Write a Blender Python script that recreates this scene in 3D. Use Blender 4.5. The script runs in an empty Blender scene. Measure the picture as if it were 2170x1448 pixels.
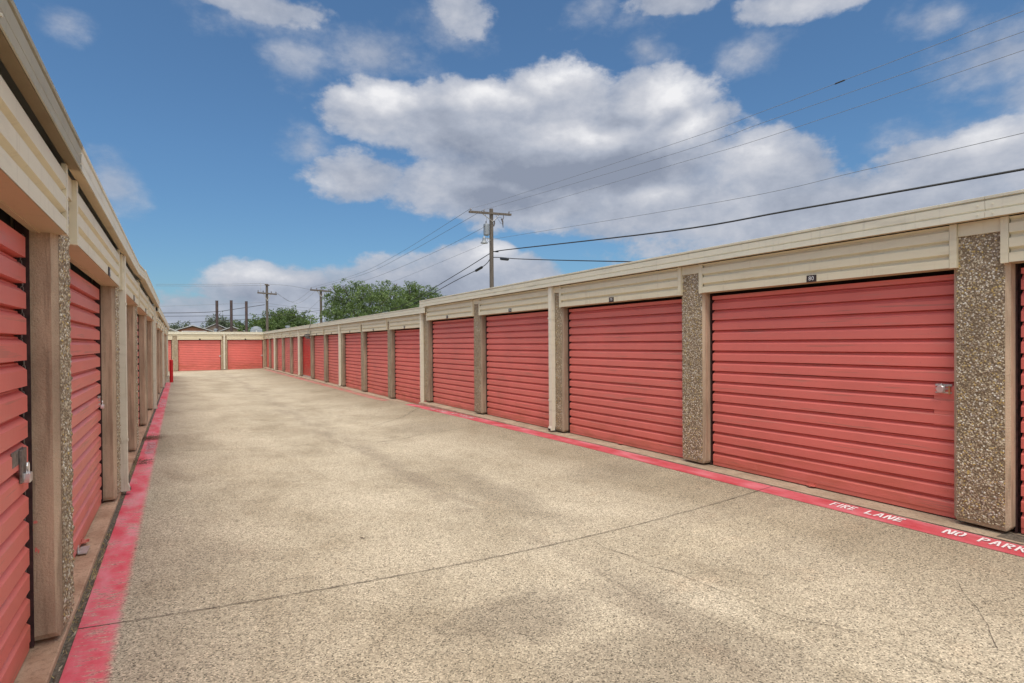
import bpy, bmesh, math, random
import numpy as np
from mathutils import Vector, Matrix, noise as mnoise
random.seed(7)
rng = np.random.default_rng(11)
scene = bpy.context.scene
COL = scene.collection

# ------------------------------------------------------------------ camera solve (x = across the drive, y = along it, z up)
FPX, YAW, PIT, ROL, CY = 1210.35, .5283, -.0076, .0067, 736.6
EYE = 1.58
def ray(X, Y):
    a = (X-1085)/FPX; b = (CY-Y)/FPX
    x = a*math.cos(ROL)+b*math.sin(ROL); y = -a*math.sin(ROL)+b*math.cos(ROL)
    zz = math.cos(PIT)-y*math.sin(PIT); yy = math.sin(PIT)+y*math.cos(PIT)
    return Vector((x*math.cos(YAW)+zz*math.sin(YAW), -x*math.sin(YAW)+zz*math.cos(YAW), yy))
def on_x(X, Y, v):
    r = ray(X, Y); return Vector((0, 0, EYE))+r*(v/r.x)
def on_y(X, Y, s):
    r = ray(X, Y); return Vector((0, 0, EYE))+r*(s/r.y)
def on_line(X, Y, a, b):
    """point where the sight line meets the upright plane through ground points a and b"""
    r = ray(X, Y); n = Vector((b[1]-a[1], a[0]-b[0]))
    t = (n.x*a[0]+n.y*a[1])/(n.x*r.x+n.y*r.y)
    return Vector((0, 0, EYE))+r*t

# ------------------------------------------------------------------ materials
def new_mat(name):
    m = bpy.data.materials.new(name); m.use_nodes = True
    nt = m.node_tree
    return m, nt, nt.nodes['Principled BSDF']
def nd(nt, t, **k):
    n = nt.nodes.new(t)
    for a, b in k.items(): setattr(n, a, b)
    return n
def pos(nt, scale=(1, 1, 1)):
    g = nd(nt, 'ShaderNodeNewGeometry'); m = nd(nt, 'ShaderNodeVectorMath', operation='MULTIPLY')
    nt.links.new(g.outputs['Position'], m.inputs[0]); m.inputs[1].default_value = scale
    return m.outputs[0]
def noise(nt, vec, scale, detail=4, rough=.55, dist=0):
    n = nd(nt, 'ShaderNodeTexNoise'); nt.links.new(vec, n.inputs['Vector'])
    n.inputs['Scale'].default_value = scale; n.inputs['Detail'].default_value = detail
    n.inputs['Roughness'].default_value = rough; n.inputs['Distortion'].default_value = dist
    return n.outputs['Fac']
def ramp(nt, fac, stops, const=False):
    r = nd(nt, 'ShaderNodeValToRGB'); nt.links.new(fac, r.inputs[0])
    cr = r.color_ramp
    if const: cr.interpolation = 'CONSTANT'
    while len(cr.elements) < len(stops): cr.elements.new(.5)
    for e, (p, c) in zip(cr.elements, stops):
        e.position = p; e.color = (*c, 1) if len(c) == 3 else c
    return r.outputs[0]
def g3(v): return (v, v, v)
def mix(nt, fac, a, b, mode='MIX'):
    m = nd(nt, 'ShaderNodeMix', data_type='RGBA', blend_type=mode)
    for s, v in ((m.inputs[0], fac), (m.inputs[6], a), (m.inputs[7], b)):
        if isinstance(v, (int, float)): s.default_value = v
        elif isinstance(v, tuple): s.default_value = (*v, 1)
        else: nt.links.new(v, s)
    return m.outputs[2]
def mth(nt, op, a, b=None, c=None, clamp=False):
    m = nd(nt, 'ShaderNodeMath', operation=op); m.use_clamp = clamp
    for i, v in enumerate((a, b, c)):
        if v is None: continue
        if isinstance(v, (int, float)): m.inputs[i].default_value = v
        else: nt.links.new(v, m.inputs[i])
    return m.outputs[0]
def smooth(nt, v, lo, hi, a=0., b=1.):
    m = nd(nt, 'ShaderNodeMapRange', interpolation_type='SMOOTHSTEP')
    nt.links.new(v, m.inputs[0]); m.inputs[1].default_value = lo; m.inputs[2].default_value = hi
    m.inputs[3].default_value = a; m.inputs[4].default_value = b
    return m.outputs[0]
def bump(nt, b, h, strength, dist):
    n = nd(nt, 'ShaderNodeBump'); n.inputs['Strength'].default_value = strength; n.inputs['Distance'].default_value = dist
    nt.links.new(h, n.inputs['Height']); nt.links.new(n.outputs[0], b.inputs['Normal'])

def simple(name, c, rough=.6, metal=0., var=.15, scale=6, spec=.5):
    m, nt, b = new_mat(name)
    f = noise(nt, pos(nt), scale, 5)
    c2 = tuple(x*(1-var) for x in c); c1 = tuple(min(1, x*(1+var)) for x in c)
    nt.links.new(ramp(nt, f, [(.3, c2), (.7, c1)]), b.inputs['Base Color'])
    b.inputs['Roughness'].default_value = rough; b.inputs['Metallic'].default_value = metal
    b.inputs['Specular IOR Level'].default_value = spec
    return m

M = {}
def painted_door(name, base, fade, rough=.42):
    m, nt, b = new_mat(name)
    big = noise(nt, pos(nt), 1.3, 4)
    streak = noise(nt, pos(nt, (1.2, 1.2, 14)), 1.6, 5, .6)
    col = ramp(nt, big, [(.3, tuple(x*.92 for x in base)), (.7, tuple(min(1, x*1.08) for x in base))])
    col = mix(nt, smooth(nt, streak, .56, .78, 0, .42), col, fade)
    sp = noise(nt, pos(nt), 70, 3)
    col = mix(nt, smooth(nt, sp, .68, .74, 0, .35), col, (.2, .07, .05))
    geo = nd(nt, 'ShaderNodeSeparateXYZ'); nt.links.new(pos(nt), geo.inputs[0])
    # orange-brown splash of soil that stays on the lowest ribs
    low = mth(nt, 'MULTIPLY', smooth(nt, geo.outputs[2], .55, .02, 0, 1), smooth(nt, noise(nt, pos(nt, (1, 1, 3)), 2.2, 4), .35, .7))
    col = mix(nt, mth(nt, 'MULTIPLY', low, .45), col, (.40, .10, .035))
    # every door has weathered a little differently
    oi = nd(nt, 'ShaderNodeObjectInfo')
    col = mix(nt, mth(nt, 'MULTIPLY', oi.outputs['Random'], .22), col, fade)
    # grey smears that follow the ribs, and rubbed patches
    sm = noise(nt, pos(nt, (.9, .9, 26)), 1.1, 4, .55)
    col = mix(nt, mth(nt, 'MULTIPLY', smooth(nt, sm, .60, .68), .38), col, (.30, .17, .125))
    sc_ = noise(nt, pos(nt, (2, 2, 1)), 5, 6, .7)
    col = mix(nt, smooth(nt, sc_, .62, .72, 0, .25), col, (.78, .30, .25))
    nt.links.new(col, b.inputs['Base Color'])
    b.inputs['Roughness'].default_value = rough; b.inputs['Specular IOR Level'].default_value = .3
    bump(nt, b, mth(nt, 'ADD', noise(nt, pos(nt), 9, 4), mth(nt, 'MULTIPLY', noise(nt, pos(nt), 2.2, 2), 2.5)), .22, .008)
    return m
M['door'] = painted_door('door_paint', (.755, .182, .150), (.55, .27, .22))
M['door_bright'] = painted_door('bright_door_paint', (.62, .022, .022), (.6, .05, .04), .3)

def trim_mat(name, base, dirt, amt=.5):
    m, nt, b = new_mat(name)
    a = noise(nt, pos(nt, (2, 2, 9)), 1.1, 6, .62)
    col = mix(nt, smooth(nt, a, .48, .78, 0, amt), base, dirt)
    st = noise(nt, pos(nt, (9, 9, .8)), 2.5, 4)
    col = mix(nt, smooth(nt, st, .56, .76, 0, .4), col, dirt)
    nt.links.new(col, b.inputs['Base Color']); b.inputs['Roughness'].default_value = .5
    b.inputs['Specular IOR Level'].default_value = .35
    bump(nt, b, noise(nt, pos(nt), 14, 3), .08, .004)
    return m
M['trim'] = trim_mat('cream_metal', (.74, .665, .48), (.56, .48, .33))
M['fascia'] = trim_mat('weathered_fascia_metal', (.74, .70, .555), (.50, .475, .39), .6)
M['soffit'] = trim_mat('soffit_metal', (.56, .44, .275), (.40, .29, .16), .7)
M['spout'] = trim_mat('downspout_paint', (.74, .69, .56), (.45, .39, .29), .5)

def aggregate(name):
    m, nt, b = new_mat(name)
    p = pos(nt)
    wn = nd(nt, 'ShaderNodeTexNoise'); nt.links.new(p, wn.inputs['Vector']); wn.inputs['Scale'].default_value = 60
    vm = nd(nt, 'ShaderNodeVectorMath', operation='MULTIPLY_ADD'); nt.links.new(wn.outputs['Color'], vm.inputs[0])
    vm.inputs[1].default_value = (.008, .008, .008); nt.links.new(p, vm.inputs[2])
    v = nd(nt, 'ShaderNodeTexVoronoi'); nt.links.new(vm.outputs[0], v.inputs['Vector']); v.inputs['Scale'].default_value = 76
    sep = nd(nt, 'ShaderNodeSeparateColor'); nt.links.new(v.outputs['Color'], sep.inputs[0])
    col = ramp(nt, sep.outputs[0], [(0, (.19, .14, .09)), (.12, (.38, .29, .18)), (.36, (.50, .40, .26)), (.60, (.62, .53, .38)),
                                    (.82, (.78, .73, .62)), (.90, (.56, .40, .14)), (.96, (.38, .32, .27))], True)
    dist = v.outputs['Distance']
    col = mix(nt, smooth(nt, dist, .45, .65), col, (.22, .16, .095))
    stain = noise(nt, pos(nt, (1, 1, .5)), 1.7, 4)
    col = mix(nt, smooth(nt, stain, .5, .75, 0, .45), col, (.17, .12, .075))
    nt.links.new(col, b.inputs['Base Color']); b.inputs['Roughness'].default_value = .75
    h = mth(nt, 'MULTIPLY', dist, -1.)
    bump(nt, b, h, .7, .008)
    return m
M['agg'] = aggregate('exposed_aggregate')

def rough_concrete(name, base, dark, pit=.35):
    m, nt, b = new_mat(name)
    big = noise(nt, pos(nt, (2, 2, .7)), 1.6, 6, .6)
    col = ramp(nt, big, [(.32, dark), (.62, base)])
    fine = noise(nt, pos(nt), 95, 4, .7)
    col = mix(nt, smooth(nt, fine, .6, .72, 0, pit), col, tuple(x*.35 for x in dark))
    col = mix(nt, smooth(nt, noise(nt, pos(nt), 45, 3), .62, .75, 0, .3), col, (.55, .47, .35))
    stv = noise(nt, pos(nt, (22, 22, 1.1)), 1.3, 6, .65)
    col = mix(nt, smooth(nt, stv, .50, .66, 0, .55), col, tuple(x*.62 for x in dark))
    col = mix(nt, smooth(nt, noise(nt, pos(nt), 240, 3, .7), .56, .66, 0, .35), col, tuple(x*.5 for x in dark))
    nt.links.new(col, b.inputs['Base Color']); b.inputs['Roughness'].default_value = .85
    b.inputs['Specular IOR Level'].default_value = .25
    bump(nt, b, mth(nt, 'ADD', fine, noise(nt, pos(nt), 18, 5, .7)), .9, .006)
    return m
M['conc'] = rough_concrete('smooth_column_concrete', (.60, .465, .325), (.34, .255, .175))
M['concR'] = rough_concrete('pebbly_column_edge', (.40, .315, .225), (.24, .18, .125), .6)
M['slabwarm'] = rough_concrete('stained_slab_concrete', (.60, .42, .29), (.42, .265, .17), .5)
M['slab'] = rough_concrete('slab_concrete', (.50, .395, .285), (.33, .25, .175), .5)

def pavement(nt):
    """worn exposed-sand concrete: blotches, lane stains, grain"""
    p = pos(nt)
    s = nd(nt, 'ShaderNodeSeparateXYZ'); nt.links.new(p, s.inputs[0])
    blot = noise(nt, pos(nt, (1, .6, 1)), .85, 10, .70, .3)
    col = ramp(nt, blot, [(.36, (.35, .293, .211)), (.50, (.445, .381, .283)), (.66, (.527, .457, .347))])
    # darker track along the drain line and along the right-hand building
    wob = noise(nt, pos(nt, (1, .35, 1)), .6, 3)
    xw = mth(nt, 'ADD', s.outputs[0], mth(nt, 'MULTIPLY', mth(nt, 'SUBTRACT', wob, .5), 1.1))
    track = mth(nt, 'MULTIPLY', smooth(nt, mth(nt, 'ABSOLUTE', mth(nt, 'SUBTRACT', xw, 2.55)), .38, .05), smooth(nt, noise(nt, pos(nt, (2, .7, 1)), 1.1, 9, .7), .40, .60))
    col = mix(nt, mth(nt, 'MULTIPLY', track, .50), col, (.245, .20, .15))
    right = smooth(nt, xw, 3.4, 5.2)
    col = mix(nt, mth(nt, 'MULTIPLY', right, .50), col, (.275, .225, .15))
    # cross-drive wash stains running out of the bays
    wash = noise(nt, pos(nt, (.34, 1.2, 1)), 1.0, 10, .70, .3)
    col = mix(nt, smooth(nt, wash, .57, .76, 0, .36), col, (.26, .215, .16))
    col = mix(nt, smooth(nt, noise(nt, pos(nt, (.4, 1.2, 1)), .8, 4, .5, 1.), .56, .74, 0, .25), col, (.60, .51, .36))
    # oil-dark patches where vehicles have stood
    pw = nd(nt, 'ShaderNodeVectorMath', operation='MULTIPLY_ADD'); wn_ = nd(nt, 'ShaderNodeTexNoise'); nt.links.new(p, wn_.inputs['Vector']); wn_.inputs['Scale'].default_value = 2.0; wn_.inputs['Detail'].default_value = 9; wn_.inputs['Roughness'].default_value = .72
    nt.links.new(wn_.outputs['Color'], pw.inputs[0]); pw.inputs[1].default_value = (.9, .9, 0); nt.links.new(p, pw.inputs[2])
    for cx, cy, rx, ry, am in ((2.25, 3.45, .62, .32, .62), (2.45, 2.6, .50, .45, .55), (3.55, 6.0, .35, 1.6, .45), (5.2, 6.1, .7, .5, .35), (3.2, 2.9, .28, 1.2, .40), (4.7, 11.2, .8, .9, .35), (.75, 5.4, .4, .35, .28)):
        a_ = nd(nt, 'ShaderNodeVectorMath', operation='SUBTRACT'); nt.links.new(pw.outputs[0], a_.inputs[0]); a_.inputs[1].default_value = (cx, cy, 0)
        b_ = nd(nt, 'ShaderNodeVectorMath', operation='MULTIPLY'); nt.links.new(a_.outputs[0], b_.inputs[0]); b_.inputs[1].default_value = (1/rx, 1/ry, 0)
        l_ = nd(nt, 'ShaderNodeVectorMath', operation='LENGTH'); nt.links.new(b_.outputs[0], l_.inputs[0])
        col = mix(nt, smooth(nt, l_.outputs['Value'], 1.15, .35, 0, am), col, (.235, .195, .145))
    # reddish wear
    col = mix(nt, smooth(nt, noise(nt, pos(nt), 2.3, 5, .6), .58, .8, 0, .25), col, (.46, .31, .20))
    v = nd(nt, 'ShaderNodeTexVoronoi'); nt.links.new(p, v.inputs['Vector']); v.inputs['Scale'].default_value = 128
    sc = nd(nt, 'ShaderNodeSeparateColor'); nt.links.new(v.outputs['Color'], sc.inputs[0])
    grain = ramp(nt, sc.outputs[0], [(0, g3(.34)), (.11, g3(.66)), (.32, g3(.94)), (.66, g3(1.10)), (.88, g3(1.42))], True)
    col = mix(nt, 1., col, grain, 'MULTIPLY')
    fine = noise(nt, p, 75, 5, .75)
    col = mix(nt, smooth(nt, fine, .58, .70, 0, .38), col, (.15, .12, .085))
    h = mth(nt, 'ADD', fine, mth(nt, 'MULTIPLY', v.outputs['Distance'], -.6))
    return col, h, s
m, nt, b = new_mat('pavement_concrete')
c, h, s = pavement(nt); nt.links.new(c, b.inputs['Base Color']); b.inputs['Roughness'].default_value = .88
b.inputs['Specular IOR Level'].default_value = .2; bump(nt, b, h, .7, .005); M['pave'] = m

def stripe_mat(name, wear_lo, wear_hi, feather=None, amount=.8, colr=((.68, .075, .105), (.78, .19, .24))):
    m, nt, b = new_mat(name)
    c, h, s = pavement(nt)
    f = noise(nt, pos(nt, (.45, 1.3, 1)), 34, 5, .7)
    big = noise(nt, pos(nt, (1.2, 1, 1)), 3.1, 7, .7)
    red = ramp(nt, big, [(.35, colr[0]), (.66, colr[1])])
    pale = noise(nt, pos(nt, (3, 1, 1)), 1.4, 4)
    red = mix(nt, smooth(nt, pale, .42, .72, 0, .45 if feather is None else .7), red, (.78, .34, .39))
    w = mth(nt, 'ADD', mth(nt, 'MULTIPLY', f, .6), mth(nt, 'MULTIPLY', big, .5))
    wear = smooth(nt, w, wear_lo, wear_hi, 0, amount)
    if feather:
        a, d = feather
        wear = mth(nt, 'MAXIMUM', wear, smooth(nt, mth(nt, 'ADD', s.outputs[0], mth(nt, 'MULTIPLY', mth(nt, 'SUBTRACT', f, .5), .09)), a, d))
    nt.links.new(mix(nt, wear, red, c), b.inputs['Base Color']); b.inputs['Roughness'].default_value = .8
    b.inputs['Specular IOR Level'].default_value = .2
    bump(nt, b, h, .5, .004)
    return m
M['stripeL'] = stripe_mat('worn_red_paint', .535, .70, (-.35, -.285), .8)
M['stripeR'] = stripe_mat('red_paint', .62, .80, None, .75, ((.46, .055, .065), (.56, .11, .13)))
M['stripeF'] = stripe_mat('faded_red_paint', .42, .66, None, .95, ((.50, .075, .075), (.55, .14, .13)))
m, nt, b = new_mat('white_stencil_paint')
f = noise(nt, pos(nt), 55, 4, .7)
nt.links.new(mix(nt, smooth(nt, f, .62, .72, 0, .7), (.80, .76, .76), (.60, .12, .15)), b.inputs['Base Color']); M['white'] = m
m, nt, b = new_mat('worn_white_stencil_paint')
f = noise(nt, pos(nt), 30, 5, .7)
nt.links.new(mix(nt, smooth(nt, f, .44, .58, 0, .9), (.74, .58, .58), (.55, .14, .15)), b.inputs['Base Color']); M['whiteworn'] = m

M['dark'] = simple('dark_gap', (.02, .016, .013), .9)
M['crack'] = simple('crack_dirt', (.05, .04, .03), .95, var=.4, scale=20)
M['tar'] = simple('joint_debris', (.13, .105, .078), .95, var=.6, scale=40)
M['steel'] = simple('galvanised_steel', (.56, .53, .50), .4, .5, .2, 20)
M['chain'] = simple('dull_chain', (.22, .20, .18), .5, .6, .4, 40)
M['chrome'] = simple('chrome', (.80, .79, .78), .28, .75, .08)
M['brass'] = simple('brass', (.65, .48, .22), .3, .9, .1)
M['rust'] = simple('rusted_steel', (.06, .026, .024), .7, .2, .5, 25)
M['plate'] = simple('number_plate_brown', (.045, .03, .025), .5)
M['platewhite'] = simple('number_plate_digits', (.75, .73, .70), .5, var=.03)
M['roofmetal'] = simple('roof_metal', (.50, .49, .46), .45, .3, .15, 2)
M['bollard'] = simple('bollard_paint', (.55, .012, .02), .45, var=.12)
M['wood'] = None
m, nt, b = new_mat('weathered_pole_wood')
f = noise(nt, pos(nt, (9, 9, .6)), 3, 5, .65)
nt.links.new(ramp(nt, f, [(.3, (.07, .055, .045)), (.7, (.20, .165, .135))]), b.inputs['Base Color']); b.inputs['Roughness'].default_value = .9; M['wood'] = m
M['post'] = simple('brown_post_paint', (.085, .055, .05), .6, .1, .3, 3)
M['cable'] = simple('black_cable', (.018, .018, .02), .6)
M['wire'] = simple('bare_wire', (.15, .155, .165), .5, .3)
M['insul'] = simple('porcelain', (.14, .12, .12), .2)
M['greybox'] = simple('grey_enamel', (.25, .27, .29), .4, .2, .1)
M['brick'] = None
m, nt, b = new_mat('orange_brick')
br = nd(nt, 'ShaderNodeTexBrick'); nt.links.new(pos(nt), br.inputs['Vector']); br.inputs['Scale'].default_value = 4
br.inputs['Color1'].default_value = (.42, .17, .10, 1); br.inputs['Color2'].default_value = (.34, .14, .085, 1); br.inputs['Mortar'].default_value = (.4, .33, .27, 1)
nt.links.new(br.outputs[0], b.inputs['Base Color']); b.inputs['Roughness'].default_value = .9; M['brick'] = simple('orange_brick', (.42, .19, .12), .9, 0, .12, 3)
M['shingle'] = simple('grey_shingles', (.12, .125, .125), .9, 0, .35, 8)
M['whitewall'] = simple('pale_siding', (.55, .54, .52), .7)
M['tanwall'] = simple('tan_wall', (.36, .27, .20), .8)
M['earth'] = simple('dry_ground', (.20, .18, .11), .95, 0, .4, .3)
M['bark'] = simple('tree_bark', (.11, .085, .065), .95, 0, .35, 7)
M['weed'] = simple('dead_weed', (.17, .105, .07), .9, 0, .3, 30)
M['straw'] = simple('straw_grass', (.38, .29, .12), .9, 0, .35, 25)
M['leafbit'] = simple('dead_leaf', (.07, .045, .03), .9, 0, .3, 30)
def leaf_mat(name, a, bcol, c):
    m, nt, b = new_mat(name)
    f = noise(nt, pos(nt), .7, 3); f2 = noise(nt, pos(nt), 6, 2)
    w = mth(nt, 'ADD', mth(nt, 'MULTIPLY', f, .55), mth(nt, 'MULTIPLY', f2, .45))
    nt.links.new(ramp(nt, w, [(.36, a), (.5, bcol), (.64, c)]), b.inputs['Base Color']); b.inputs['Roughness'].default_value = .55
    tr = nd(nt, 'ShaderNodeBsdfTranslucent'); nt.links.new(ramp(nt, w, [(.36, bcol), (.64, c)]), tr.inputs[0])
    ms = nd(nt, 'ShaderNodeMixShader'); ms.inputs[0].default_value = .3
    nt.links.new(b.outputs[0], ms.inputs[1]); nt.links.new(tr.outputs[0], ms.inputs[2])
    nt.links.new(ms.outputs[0], nt.nodes['Material Output'].inputs[0])
    return m
M['leaf'] = leaf_mat('tree_leaves', (.035, .06, .022), (.085, .14, .038), (.21, .29, .075))
M['leafgrey'] = leaf_mat('grey_green_leaves', (.05, .07, .045), (.10, .13, .08), (.17, .21, .12))

# ------------------------------------------------------------------ mesh helpers
class MB:
    def __init__(self): self.v = []; self.f = []; self.mi = []
    def add(self, vs, fs, mi=0):
        o = len(self.v); self.v += [tuple(p) for p in vs]; self.f += [tuple(i+o for i in f) for f in fs]; self.mi += [mi]*len(fs)
    def box(self, T, a0, a1, b0, b1, c0, c1, mi=0):
        P = [T(a, b, c) for a in (a0, a1) for b in (b0, b1) for c in (c0, c1)]
        self.add(P, [(0, 1, 3, 2), (4, 6, 7, 5), (0, 4, 5, 1), (2, 3, 7, 6), (0, 2, 6, 4), (1, 5, 7, 3)], mi)
    def quad(self, p, mi=0): self.add(p, [(0, 1, 2, 3)], mi)
    def extr(self, prof, P0, P1, mi=0, caps=True, mis=None):
        """prof: list of points fed to P0/P1 (functions giving the two ends)"""
        n = len(prof); o = len(self.v)
        self.v += [tuple(P0(*q)) for q in prof]+[tuple(P1(*q)) for q in prof]
        for i in range(n):
            j = (i+1) % n
            self.f.append((o+i, o+j, o+n+j, o+n+i)); self.mi.append(mis[i] if mis else mi)
        if caps:
            self.f.append(tuple(o+i for i in range(n))[::-1]); self.mi.append(mi)
            self.f.append(tuple(o+n+i for i in range(n))); self.mi.append(mi)
    def tube(self, pts, r, n=8, mi=0, caps=True):
        pts = [Vector(p) for p in pts]; o = len(self.v)
        rs = r if isinstance(r, (list, tuple)) else [r]*len(pts)
        for i, p in enumerate(pts):
            d = (pts[min(i+1, len(pts)-1)]-pts[max(i-1, 0)]).normalized()
            u = d.cross(Vector((0, 0, 1)));
            if u.length < .05: u = d.cross(Vector((0, 1, 0)))
            u.normalize(); w = u.cross(d)
            for k in range(n):
                t = 2*math.pi*k/n; self.v.append(tuple(p+(u*math.cos(t)+w*math.sin(t))*rs[i]))
        for i in range(len(pts)-1):
            for k in range(n):
                a = o+i*n+k; b_ = o+i*n+(k+1) % n
                self.f.append((a, b_, b_+n, a+n)); self.mi.append(mi)
        if caps:
            self.f.append(tuple(o+k for k in range(n))); self.f.append(tuple(o+(len(pts)-1)*n+k for k in range(n))[::-1]); self.mi += [mi, mi]
    def build(self, name, mats, parent=None, smooth=False, bevel=0):
        me = bpy.data.meshes.new(name)
        off = parent_loc(parent)
        me.from_pydata([(a-off[0], b-off[1], c-off[2]) for a, b, c in self.v], [], self.f)
        for m_ in (mats if isinstance(mats, (list, tuple)) else [mats]): me.materials.append(m_)
        me.polygons.foreach_set('material_index', self.mi)
        bm = bmesh.new(); bm.from_mesh(me)
        bmesh.ops.recalc_face_normals(bm, faces=bm.faces)
        if bevel: bmesh.ops.bevel(bm, geom=list(bm.edges), offset=bevel, segments=1, affect='EDGES', profile=.5)
        bm.to_mesh(me); bm.free()
        if smooth: me.polygons.foreach_set('use_smooth', [True]*len(me.polygons))
        me.update()
        o = bpy.data.objects.new(name, me); COL.objects.link(o)
        if parent: o.parent = parent
        return o
LOC = {}
def parent_loc(p):
    if p is None: return (0, 0, 0)
    q = p
    while q.parent: q = q.parent
    return tuple(q.location)
def W(x, y, z): return (x, y, z)
def tag(o, label, cat, group=None):
    o['label'] = label; o['category'] = cat
    if group: o['group'] = group
    return o
def thing(name, label, cat, loc, group=None):
    o = bpy.data.objects.new(name, None); COL.objects.link(o); o.location = loc; o.empty_display_size = .2
    return tag(o, label, cat, group)
def recentre(o):
    """move the origin of a one-mesh thing to its lowest middle point"""
    me = o.data; n = len(me.vertices); a = np.empty(n*3); me.vertices.foreach_get('co', a); a = a.reshape(-1, 3)
    c = np.array([(a[:, 0].min()+a[:, 0].max())/2, (a[:, 1].min()+a[:, 1].max())/2, a[:, 2].min()])
    me.vertices.foreach_set('co', (a-c).ravel()); o.location = c; me.update(); return o
def struct(o): o['kind'] = 'structure'; return o

def text_polys(txt, size):
    cu = bpy.data.curves.new('digits', 'FONT'); cu.body = txt; cu.size = size; cu.align_x = 'CENTER'; cu.align_y = 'CENTER'; cu.resolution_u = 2
    o = bpy.data.objects.new('digits', cu); COL.objects.link(o)
    dg = bpy.context.evaluated_depsgraph_get(); me = o.evaluated_get(dg).to_mesh()
    vs = [tuple(v.co) for v in me.vertices]; fs = [tuple(p.vertices) for p in me.polygons]
    bpy.data.objects.remove(o); bpy.data.curves.remove(cu)
    return vs, fs

# ------------------------------------------------------------------ ground heights
def lerp_tab(t, tab):
    if t <= tab[0][0]: return tab[0][1]
    for (a, b), (c, d) in zip(tab, tab[1:]):
        if t <= c: return b+(d-b)*(t-a)/(c-a)
    return tab[-1][1]
def gz(x, y):
    zr = lerp_tab(y, [(-12, -.006), (7, -.008), (12, -.04), (14, -.07), (17.5, -.158), (47, -.225)])
    zl = lerp_tab(y, [(-12, -.004), (12, -.004), (30, -.10), (47, -.29)])
    c = min(1, max(0, (x+.5)/6.1))
    dip = .11*4*c*(1-c)*(1 if y < 38 else max(.2, 1-(y-38)/10))
    und = .006*mnoise.noise(Vector((x*.5, y*.35, 0)))*min(1, 4*c*(1-c)*2)
    return zl+(zr-zl)*c-dip+und

# big ground
g = MB(); g.quad([(-400, -300, -.62), (400, -300, -.62), (400, 700, -.62), (-400, 700, -.62)])
struct(g.build('ground', M['earth']))
# driveway sheet
d = MB(); xs = [-9, -7, -5, -3, -2, -1.2, -.8]+[-.505+i*(6.105/30) for i in range(31)]
ys = [-9+.25*i for i in range(int((47.95+9)/.25)+1)]
vs = [(x, y, gz(x, y) if x > -.52 else (gz(-.505, y)-.03)) for y in ys for x in xs]
n = len(xs)
fs = [(j*n+i, j*n+i+1, (j+1)*n+i+1, (j+1)*n+i) for j in range(len(ys)-1) for i in range(n-1)]
d.add(vs, fs); drive = struct(d.build('driveway', M['pave'], smooth=True))

def drape(name, mat, x0, x1, y0, y1, up, parent=None, nx=3, jitter=0):
    s_ = MB(); ny = max(1, int(abs(y1-y0)/.25)); V = []
    for j in range(ny+1):
        y = y0+(y1-y0)*j/ny
        for i in range(nx):
            t = i/(nx-1); x = x0+(x1-x0)*t
            if jitter and i in (0, nx-1): x += jitter*mnoise.noise(Vector((y*2.1, i*7.3, 3)))
            V.append((x, y, gz(x, y)+up))
    s_.add(V, [(j*nx+i, j*nx+i+1, (j+1)*nx+i+1, (j+1)*nx+i) for j in range(ny) for i in range(nx-1)])
    return s_.build(name, mat, parent)
stL = drape('road_marking', M['stripeL'], -.502, -.275, -8, 30.35, .004, nx=4, jitter=.008)
struct(stL)
stR = drape('road_marking', M['stripeR'], 5.352, 5.592, -8, 13.9, .004, nx=4, jitter=.006)
struct(stR)
stF = drape('road_marking', M['stripeF'], 5.33, 5.585, 17.0, 45, .004, nx=4, jitter=.02)
struct(stF)
stM = drape('road_marking', M['stripeR'], 5.40, 5.60, 13.9, 15.2, .004, nx=3, jitter=.02); struct(stM)

# stencilled writing
T_ = .29
def seg(x0, y0, x1, y1, t=T_): return (x0, y0, x1, y1, t)
LET = {
 'F': [seg(.1, 0, .1, 1), seg(.30, .9, 1, .9), seg(.30, .5, .8, .5)], 'I': [seg(.5, 0, .5, 1)],
 'R': [seg(.1, 0, .1, 1), seg(.3, .9, .75, .9), seg(.75, .9, .92, .72), seg(.92, .72, .75, .5), seg(.75, .5, .35, .5), seg(.5, .42, .95, 0)],
 'E': [seg(.1, 0, .1, 1), seg(.30, .9, 1, .9), seg(.30, .5, .85, .5), seg(.30, .1, 1, .1)],
 'L': [seg(.1, 0, .1, 1), seg(.30, .1, 1, .1)], 'A': [seg(.05, 0, .42, .95), seg(.58, 1, .95, 0, .26), seg(.36, .33, .62, .33)],
 'N': [seg(.08, 0, .08, .9), seg(.22, 1, .8, 0, .26), seg(.94, .1, .94, 1)],
 'O': [seg(.42, .9, .22, .9), seg(.22, .9, .08, .7), seg(.08, .7, .08, .3), seg(.08, .3, .22, .1), seg(.22, .1, .42, .1),
       seg(.6, .9, .8, .9), seg(.8, .9, .92, .7), seg(.92, .7, .92, .3), seg(.92, .3, .8, .1), seg(.8, .1, .6, .1)],
 'P': [seg(.1, 0, .1, 1), seg(.3, .9, .75, .9), seg(.75, .9, .92, .72), seg(.92, .72, .75, .48), seg(.75, .48, .3, .48)],
 'K': [seg(.1, 0, .1, 1), seg(.3, .5, .92, .97), seg(.42, .52, .95, 0, .24)],
 'G': [seg(.42, .9, .22, .9), seg(.22, .9, .08, .7), seg(.08, .7, .08, .3), seg(.08, .3, .22, .1), seg(.22, .1, .42, .1), seg(.6, .9, .85, .85), seg(.6, .1, .9, .1), seg(.9, .1, .9, .45), seg(.9, .45, .65, .45)]}
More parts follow.
